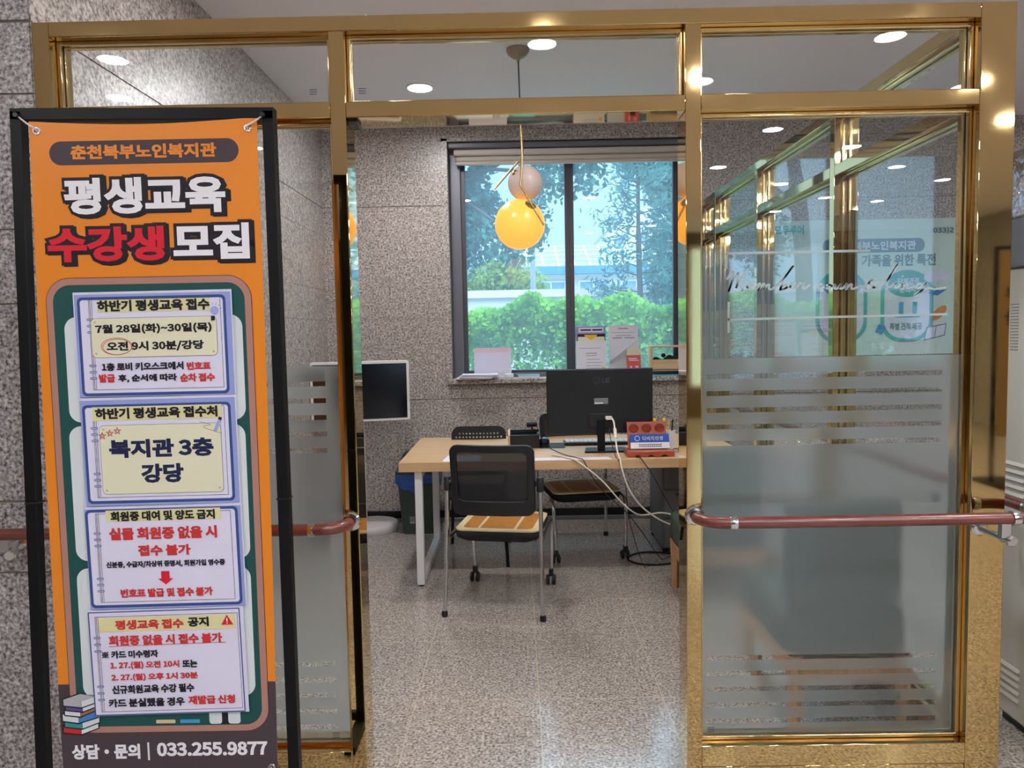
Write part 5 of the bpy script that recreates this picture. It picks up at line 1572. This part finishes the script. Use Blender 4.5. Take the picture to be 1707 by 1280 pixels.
def leaflet(name, label, cat, pts, y0, lean, m, th=.0012, group='leaflets on the sill'):
    t = thing(name, label, cat, (sum(p[0] for p in pts) / len(pts), y0, min(p[1] for p in pts)), group)
    zb_ = min(p[1] for p in pts)
    f = lambda d: (lambda a, b: (a, y0 + (b - zb_) * lean + d, b))
    mb = MB(); mb.prism(pts, f(0), f(th)); mb.build('sheet', m, t, smooth=0)
    return t, (lambda d: f(d)), zb_
def lines(t, f, m, specs, name='printed_lines'):
    mb = MB()
    for a0, a1, c0, c1 in specs: mb.poly([f(-.0008)(a, b) for a, b in rect(a0, a1, c0, c1)])
    mb.build(name, m, t, smooth=0)
for x0_, x1_, lb in ((.470, .722, 'left clear acrylic leaflet holder behind the monitor'), (.735, .985, 'right clear acrylic leaflet holder behind the monitor')):
    t = thing('leaflet_holder', lb, 'leaflet holder', ((x0_ + x1_) / 2, 6.09, SZ), 'acrylic leaflet holders')
    mb = MB(); mb.box(x0_, x1_, 6.03, 6.15, SZ, SZ + .004); mb.build('base', 'glass', t)
    mb = MB(); mb.prism_yz([(6.125, SZ + .004), (6.128, SZ + .004), (6.150, 1.54), (6.147, 1.54)], x0_, x1_); mb.build('back_panel', 'glass', t)
t, f, zb_ = leaflet('leaflet', 'lilac leaflet sheet standing at the back of the left holder', 'leaflet', rect(.478, .715, 1.145, 1.535), 6.105, .09, 'lilac')
lines(t, f, 'page', [(.50, .70, 1.488, 1.525)], 'title_panel'); lines(t, lambda d: f(d - .0006), 'navy', [(.515, .60, 1.50, 1.513), (.61, .69, 1.50, 1.513)])
t, f, zb_ = leaflet('leaflet', 'dark leaflet with an orange crest in the left holder', 'leaflet', rect(.488, .712, 1.145, 1.475), 6.085, .09, 'ink')
lines(t, f, 'cream', [(.492, .706, 1.25, 1.452)], 'pale_panel')
mb = MB(); mb.poly([f(-.0012)(a, b) for a, b in ((.54, 1.468), (.65, 1.468), (.635, 1.45), (.595, 1.425), (.555, 1.45))]); mb.build('crest', 'yellow', t, smooth=0)
t, f, zb_ = leaflet('leaflet', 'white text sheet at the front of the left holder with a yellow tab', 'leaflet', rect(.474, .718, 1.145, 1.420), 6.062, .09, 'paper')
lines(t, f, 'greyline', [(.50, .67, 1.36, 1.3625), (.55, .64, 1.318, 1.322), (.55, .64, 1.30, 1.303), (.56, .66, 1.27, 1.273), (.55, .68, 1.245, 1.248), (.55, .67, 1.22, 1.223), (.55, .66, 1.2, 1.203)])
lines(t, f, 'yellow', [(.672, .70, 1.185, 1.21)], 'yellow_tab')
t, f, zb_ = leaflet('leaflet', 'white printed form standing at the back of the right holder', 'leaflet', rect(.742, .978, 1.145, 1.540), 6.105, .09, 'paper')
lines(t, f, 'slate', [(.82, .90, 1.51, 1.516), (.76, .95, 1.48, 1.4825), (.80, .92, 1.455, 1.459), (.77, .85, 1.435, 1.441), (.87, .95, 1.435, 1.441)])
# bent sheet
t = thing('leaflet', 'curled white sheet flopping forward in the right holder', 'leaflet', (.86, 6.05, SZ), 'leaflets on the sill')
mb = MB(); nx_, nz_ = 12, 10; vs = []
for j in range(nz_ + 1):
    for i in range(nx_ + 1):
        u, v = i / nx_, j / nz_
        z = 1.145 + v * (.14 + .15 * u)
        vs.append((.742 + .24 * u, 6.085 + .02 * v - (.07 * max(0, v - .65) / .35) * (1 - u), z - .05 * max(0, v - .65) / .35 * (1 - u) * 0.6))
mb.add(vs, [(j * (nx_ + 1) + i, j * (nx_ + 1) + i + 1, (j + 1) * (nx_ + 1) + i + 1, (j + 1) * (nx_ + 1) + i) for j in range(nz_) for i in range(nx_)])
mb.build('sheet', 'paper', t, smooth=60)
t, f, zb_ = leaflet('leaflet', 'red and cream leaflet at the front right of the right holder', 'leaflet', rect(.873, .985, 1.145, 1.355), 6.035, .08, 'cream')
lines(t, f, 'salmon', [(.873, .985, 1.145, 1.30)], 'red_panel'); lines(t, lambda d: f(d - .0006), 'page', [(.888, .955, 1.268, 1.278), (.893, .97, 1.255, 1.262), (.90, .915, 1.19, 1.215), (.94, .965, 1.20, 1.215)]); lines(t, lambda d: f(d - .0008), 'ink', [(.915, .955, 1.145, 1.185)], 'figure_print')

BXX = thing('wooden_box', 'pale wooden display box at the right end of the sill', 'box', (1.19, 6.07, SZ))
def wb_part(nm, *b):
    mb = MB(); mb.box(*b); return mb.build(nm, 'sand_wood', BXX, bevel=.0015)
MT['sand_wood'] = wood('sand_wood', 'c4a37c', 'd8bb94', 'X', 6, .55)
wb_part('side_panel', 1.058, 1.074, 6.02, 6.14, SZ, 1.372); wb_part('side_panel', 1.325, 1.341, 6.02, 6.14, SZ, 1.372)
wb_part('top_panel', 1.074, 1.325, 6.02, 6.14, 1.358, 1.372); wb_part('front_board', 1.074, 1.325, 6.02, 6.032, 1.185, 1.262); wb_part('shelf', 1.074, 1.325, 6.032, 6.14, 1.17, 1.183)
t = thing('black_plush', 'black fluffy bundle lying inside the wooden box', 'bundle', (1.2, 6.08, 1.183))
mb = MB()
for k in range(26):
    mb.sphere((1.105 + .2 * random.random(), 6.06 + .05 * random.random(), 1.20 + .10 * random.random() * (.5 + .5 * k / 26)), .016 + .018 * random.random(), 10, 7, (1, .9, .9))
tag(mb.build('fluff', 'black_soft', t, smooth=70), 'dark crumpled fluff', 'x'); del t.children[0]['category']
mb = MB(); mb.prism_xy([(1.06, 5.945), (1.30, 5.945), (1.33, 6.015), (1.09, 6.015)], SZ, SZ + .006); t = tag(mb.build('blue_folder', 'cyan', bevel=.001), 'bright blue folder lying in front of the wooden box', 'folder')
t = thing('glasses_case', 'small grey open case beside the blue folder', 'case', (1.27, 5.98, SZ + .006))
mb = MB(); mb.obox((1.285, 5.985, SZ + .045), (.012, .05, .075), Matrix.Rotation(-.35, 3, 'Y')); mb.build('lid', 'white', t, bevel=.003)
mb = MB(); mb.box(1.29, 1.36, 5.95, 6.0, SZ + .0065, SZ + .03); mb.build('body', 'grey_metal', t, bevel=.004)

# ------------------------------------------------------------------ standing air conditioner at the right
AC = thing('air_conditioner', 'tall pale floor-standing air conditioner at the right edge with side louvres', 'air conditioner', (2.08, 2.55, 0))
mb = MB(); mb.box(1.815, 2.35, 2.20, 2.83, 0.03, 1.70); mb.build('body', 'ac_white', AC, bevel=.012, seg=3)
mb = MB(); mb.box(1.83, 2.335, 2.215, 2.815, 0, .03); mb.build('plinth', 'black_plastic', AC)
mb = MB(); mb.box(1.80, 2.35, 2.20, 2.835, 1.70, 1.875); mb.build('outlet_band', 'ac_grey', AC, bevel=.006)
mb = MB(); mb.box(1.80, 2.35, 2.20, 2.835, 1.875, 2.12); mb.build('wrapped_head', 'film', AC, bevel=.008)
mb = MB(); mb.prism_yz([(2.25, 1.70), (2.70, 1.70), (2.52, 1.30), (2.25, 1.18)], 1.811, 1.816); mb.build('pale_panel', 'white', AC)
for zc_ in (0.98, .22):
    for k in range(5):
        z = zc_ - .028 * k
        mb = MB(); mb.prism([(2.70, z), (2.812, z), (2.812, z + .012), (2.70, z + .012)], lambda a, b: (1.817, a, b), lambda a, b: (1.806 + (b - z) * .6, a, b)); mb.build('louvre', 'ac_white', AC, bevel=.001)
mb = MB()
for i in range(6):
    for j in range(16): mb.box(1.8135, 1.8155, 2.76 + i * .008, 2.763 + i * .008, 1.40 + j * .011, 1.404 + j * .011)
mb.build('vent_holes', 'ac_grey', AC, smooth=0)

# ------------------------------------------------------------------ seen in reflections: a second banner in the lobby
LB = thing('lobby_banner', 'tan banner in a black stand across the lobby, mirrored in the corner post', 'banner stand', (4.74, -2.2, 0))
for a in (4.39, 5.09):
    mb = MB(); mb.box(a - .015, a + .015, -2.22, -2.19, 0, 2.2); mb.build('frame_bar', 'black_metal', LB)
mb = MB(); mb.box(4.375, 5.105, -2.22, -2.19, 2.17, 2.2); mb.build('frame_bar', 'black_metal', LB)
mb = MB(); mb.box(4.34, 5.14, -2.45, -1.95, 0, .03); mb.build('foot_plate', 'black_metal', LB)
mb = MB(); mb.box(4.42, 5.06, -2.20, -2.198, .45, 2.14); b2 = mb.build('banner', 'lobby_tan', LB)
mb = MB(); mb.text('북부', 4.47, 4.80, 1.70, 1.83, -2.1975, .03, flip=True); mb.build('lettering', 'ink', b2, smooth=0)
mb = MB(); mb.text('지관', 4.47, 4.84, 1.48, 1.61, -2.1975, .03, flip=True); mb.build('lettering', 'ink', b2, smooth=0)

# ------------------------------------------------------------------ outdoors beyond the window
mb = MB(); mb.box(-30, 30, 6.35, 80, -.25, -.2)
struct(mb.build('ground', 'ground'), 'pale paved ground outside the window', 'ground')
def leaves(centres, size, spread=1.0, elong=1.5, jit=None):
    """leaf quads at the given points"""
    C_ = np.asarray(centres); n_ = len(C_)
    a = rng.normal(size=(n_, 3)); a /= np.linalg.norm(a, axis=1)[:, None]
    b = rng.normal(size=(n_, 3)); b -= a * (a * b).sum(1)[:, None]; b /= np.linalg.norm(b, axis=1)[:, None]
    s_ = size * (0.6 + .8 * rng.random((n_, 1)))
    V = np.stack([C_ - a * s_ * elong / 2, C_ + b * s_ / 2 - a * s_ * .1, C_ + a * s_ * elong / 2, C_ - b * s_ / 2 - a * s_ * .1], 1).reshape(-1, 3)
    F = np.arange(n_ * 4).reshape(-1, 4)
    return V.tolist(), F.tolist()
def foliage(name, m, par, C_, size, elong=1.5):
    mb = MB(); V, F = leaves(C_, size, elong=elong); mb.add(V, F)
    o = mb.build(name, m, par, smooth=0); return o
HG = thing('hedge', 'bright green clipped hedge right outside the window', 'hedge', (0.9, 9.3, -.2))
n_ = 30000
hx = rng.uniform(-1.6, 3.6, n_); hy = rng.uniform(8.7, 9.9, n_)
topz = 1.84 + .07 * np.sin(hx * 2.3) + .05 * np.sin(hx * 5.1 + 1) + .04 * np.sin(hx * 11)
hz = topz - np.abs(rng.normal(0, 1, n_)) ** 1.2 * .42
foliage('foliage', 'leaf_hedge', HG, np.stack([hx, hy, np.maximum(hz, .25)], 1), .048)
for k in range(11):
    x = -1.4 + .48 * k
    mb = MB(); mb.tube(crom([(x, 9.3, -.2), (x + .05, 9.28, .5), (x - .04, 9.32, 1.1), (x + .03, 9.3, 1.55)], 3), [.022] * 3 * 3 + [.010], 6); mb.build('stem', 'bark', HG)

def clump(cs, n, r):
    out_ = []
    for c, m_ in cs:
        k = int(n * m_); d = rng.normal(size=(k, 3)); d *= (rng.random((k, 1)) ** .45 * r * m_ ** .33) / np.linalg.norm(d, axis=1)[:, None]
        out_.append(np.asarray(c) + d)
    return np.concatenate(out_)
TR = thing('broadleaf_tree', 'dark blue-green leafy tree filling the upper left of the window', 'tree', (-1.6, 12.2, -.2))
mb = MB(); mb.tube(crom([(-1.7, 12.3, -.2), (-1.66, 12.3, 2.0), (-1.5, 12.2, 3.6), (-1.2, 12.1, 5.2)], 5), [.13] * 11 + [.10] * 4 + [.08], 10); mb.build('trunk', 'bark', TR)
mb = MB()
for e in ((.2, 12.0, 4.0), (.6, 11.9, 4.3), (-.3, 11.8, 3.2), (-.9, 12.4, 2.9), (1.3, 12.1, 4.4)):
    mb.tube(crom([(-1.55, 12.2, 3.3), ((-1.55 + e[0]) / 2, 12.1, (3.5 + e[2]) / 2 + .25), e], 5), [.045] * 5 + [.03] * 5 + [.012], 7)
mb.build('branch', 'bark', TR)
cs = [((rng.uniform(-1.6, .1), rng.uniform(11.6, 12.8), rng.uniform(3.1, 4.8)), rng.uniform(.5, 1.2)) for _ in range(18)]
cs += [((x, 12.0, z), m_) for x, z, m_ in ((-.75, 2.75, .6), (-.5, 2.95, .7), (-.2, 2.85, .45), (.1, 3.0, .5), (.25, 3.35, .6), (.3, 3.75, .7), (-.9, 2.5, .35), (.05, 2.72, .25), (.35, 3.0, .2), (.45, 4.1, .7), (.9, 4.0, .4), (1.15, 3.85, .3), (.75, 3.7, .2), (1.2, 4.2, .5), (-1.1, 2.9, .6))]
foliage('foliage', 'leaf_tree', TR, clump(cs, 420, .42), .075, 1.2)
PN = thing('pine_tree', 'slender blue-green conifer with a thin trunk in the right window pane', 'tree', (1.95, 12.0, -.2))
mb = MB(); mb.tube(crom([(1.97, 12, -.2), (1.99, 12, 1.0), (1.95, 12, 2.2), (1.93, 12, 3.4), (1.95, 12, 5.0)], 5), [.06] * 8 + [.045] * 6 + [.03] * 6 + [.018], 8); mb.build('trunk', 'bark', PN)
br = MB(); pts = []
for k in range(46):
    z = .9 + 3.7 * k / 46 + rng.uniform(-.05, .05)
    sd_ = 1 if k % 2 else -1
    L_ = (rng.uniform(.5, .95) if sd_ < 0 else rng.uniform(.5, 1.2)) * (1.05 - .12 * z)
    yy_ = rng.uniform(-.5, .5)
    e = np.array([1.95 + sd_ * L_, 12 + yy_, z + rng.uniform(.0, .25)])
    s0 = np.array([1.95, 12, z - .05])
    br.tube([tuple(s0), tuple((s0 + e) / 2 + np.array([0, 0, -.03])), tuple(e)], [.012, .008, .004], 5)
    dn = (130 if sd_ > 0 else 75) * (1.3 if z < 2.2 else .8)
    for q in range(int(dn)):
        u = rng.uniform(.25, 1.05); pts.append(s0 + (e - s0) * u + rng.normal(0, .06 + .05 * u, 3))
br.build('branch', 'bark', PN)
foliage('foliage', 'leaf_pine', PN, np.array(pts), .035, 3.6)
ST = thing('broadleaf_tree', 'blue-green tree crowding the right edge of the window behind the conifer', 'tree', (3.1, 13.2, -.2))
mb = MB(); mb.tube([(3.2, 13.2, -.2), (3.2, 13.2, 3.2)], [.10, .07], 9); mb.build('trunk', 'bark', ST)
cs = [((rng.uniform(2.5, 4.0), rng.uniform(12.8, 13.8), rng.uniform(2.0, 4.6)), rng.uniform(.5, 1.1)) for _ in range(24)] + [((2.2, 13, 4.3), .7), ((1.9, 13, 4.5), .5), ((2.5, 13, 3.9), .7)]
foliage('foliage', 'leaf_pine', ST, clump(cs, 380, .42), .085, 1.3)
RT = thing('round_tree', 'small round yellowish tree beyond the hedge in the left pane', 'tree', (-.6, 24, -.2))
mb = MB(); mb.tube([(-.45, 24, -.2), (-.45, 24, 2.6)], [.1, .07], 8); mb.build('trunk', 'bark', RT)
foliage('foliage', 'leaf_round', RT, clump([((-.9, 24, 3.0), 1.1), ((-.1, 24, 3.1), 1.2), ((.4, 24, 2.8), .8), ((-1.4, 24, 2.7), .7), ((-.4, 24, 3.4), .6)], 900, .8), .11, 1.3)
mb = MB(); mb.box(-6, 12, 14.5, 14.7, -.2, 2.16); cw_ = struct(mb.build('boundary_wall', 'bldg'), 'low pale boundary wall with a pinkish coping beyond the hedge', 'wall')
mb = MB(); mb.box(-6, 12, 14.45, 14.75, 2.16, 2.30); mb.build('coping', 'pinkwall', cw_)
BD = thing('low_building', 'low building with a blue fascia and solar panels on its roof beyond the hedge', 'building', (4, 32, -.2))
mb = MB(); mb.box(-2, 14, 30.4, 38, -.2, 3.75); mb.build('wall', 'bldg', BD)
mb = MB(); mb.box(-2.2, 14.2, 30.0, 38.2, 3.75, 4.05); mb.build('fascia', 'bldg_blue', BD)
mb = MB(); mb.prism_yz([(30.0, 4.05), (38.2, 4.05), (34, 5.3)], -2.2, 14.2); mb.build('roof', 'solar', BD)
mb = MB()
for i in range(26): mb.add([(-2.1 + i * .63, 30.05, 4.075), (-2.02 + i * .63, 30.05, 4.075), (-2.02 + i * .63, 33.8, 5.27), (-2.1 + i * .63, 33.8, 5.27)], [(0, 1, 2, 3)])
for j in range(5): mb.add([(-2.2, 30.1 + j * .9, 4.1 + j * .2813), (14.2, 30.1 + j * .9, 4.1 + j * .2813), (14.2, 30.18 + j * .9, 4.125 + j * .2813), (-2.2, 30.18 + j * .9, 4.125 + j * .2813)], [(0, 1, 2, 3)])
mb.build('panel_grid', 'white_metal', BD, smooth=0)
for k in range(7):
    x = .8 + 1.7 * k
    mb = MB(); mb.box(x, x + 1.2, 30.34, 30.42, 2.4, 3.5); wf = mb.build('window_frame', 'white_metal', BD)
    mb = MB(); mb.box(x + .06, x + .57, 30.32, 30.35, 2.46, 3.44); mb.box(x + .63, x + 1.14, 30.32, 30.35, 2.46, 3.44); mb.build('pane', 'pane_dark', wf)
B2 = thing('tall_building', 'pale taller building with a red vertical sign, hazy behind the conifer', 'building', (6.8, 45, -.2))
mb = MB(); mb.box(5.4, 10.5, 45, 52, -.2, 7.3); mb.prism_xz([(5.2, 7.3), (10.7, 7.3), (8.0, 8.8)], 45, 52); mb.build('wall', 'bldg', B2)
for i in range(4):
    for j in range(3):
        mb = MB(); mb.box(5.9 + i * 1.15, 6.5 + i * 1.15, 44.95, 45.02, 2.8 + j * 1.6, 3.9 + j * 1.6); mb.build('window', 'pane_dark', B2)
mb = MB(); mb.box(7.25, 7.55, 44.6, 44.75, 3.0, 6.2); sgn = mb.build('vertical_sign', 'salmon', B2)
LP = thing('lamp_post', 'grey post standing beyond the hedge near the centre of the window', 'post', (.50, 22, -.2))
mb = MB(); mb.cyl((.50, 22, -.2), (.50, 22, 2.75), .12, .11, 14); mb.build('sleeve', 'pole', LP)
mb = MB(); mb.cyl((.50, 22, 2.75), (.50, 22, 4.25), .085, .075, 14); mb.build('pole', 'pole', LP)
mb = MB(); mb.cyl((.50, 22, 4.25), (.50, 22, 4.40), .09, .05, 14); mb.build('cap', 'pole', LP)
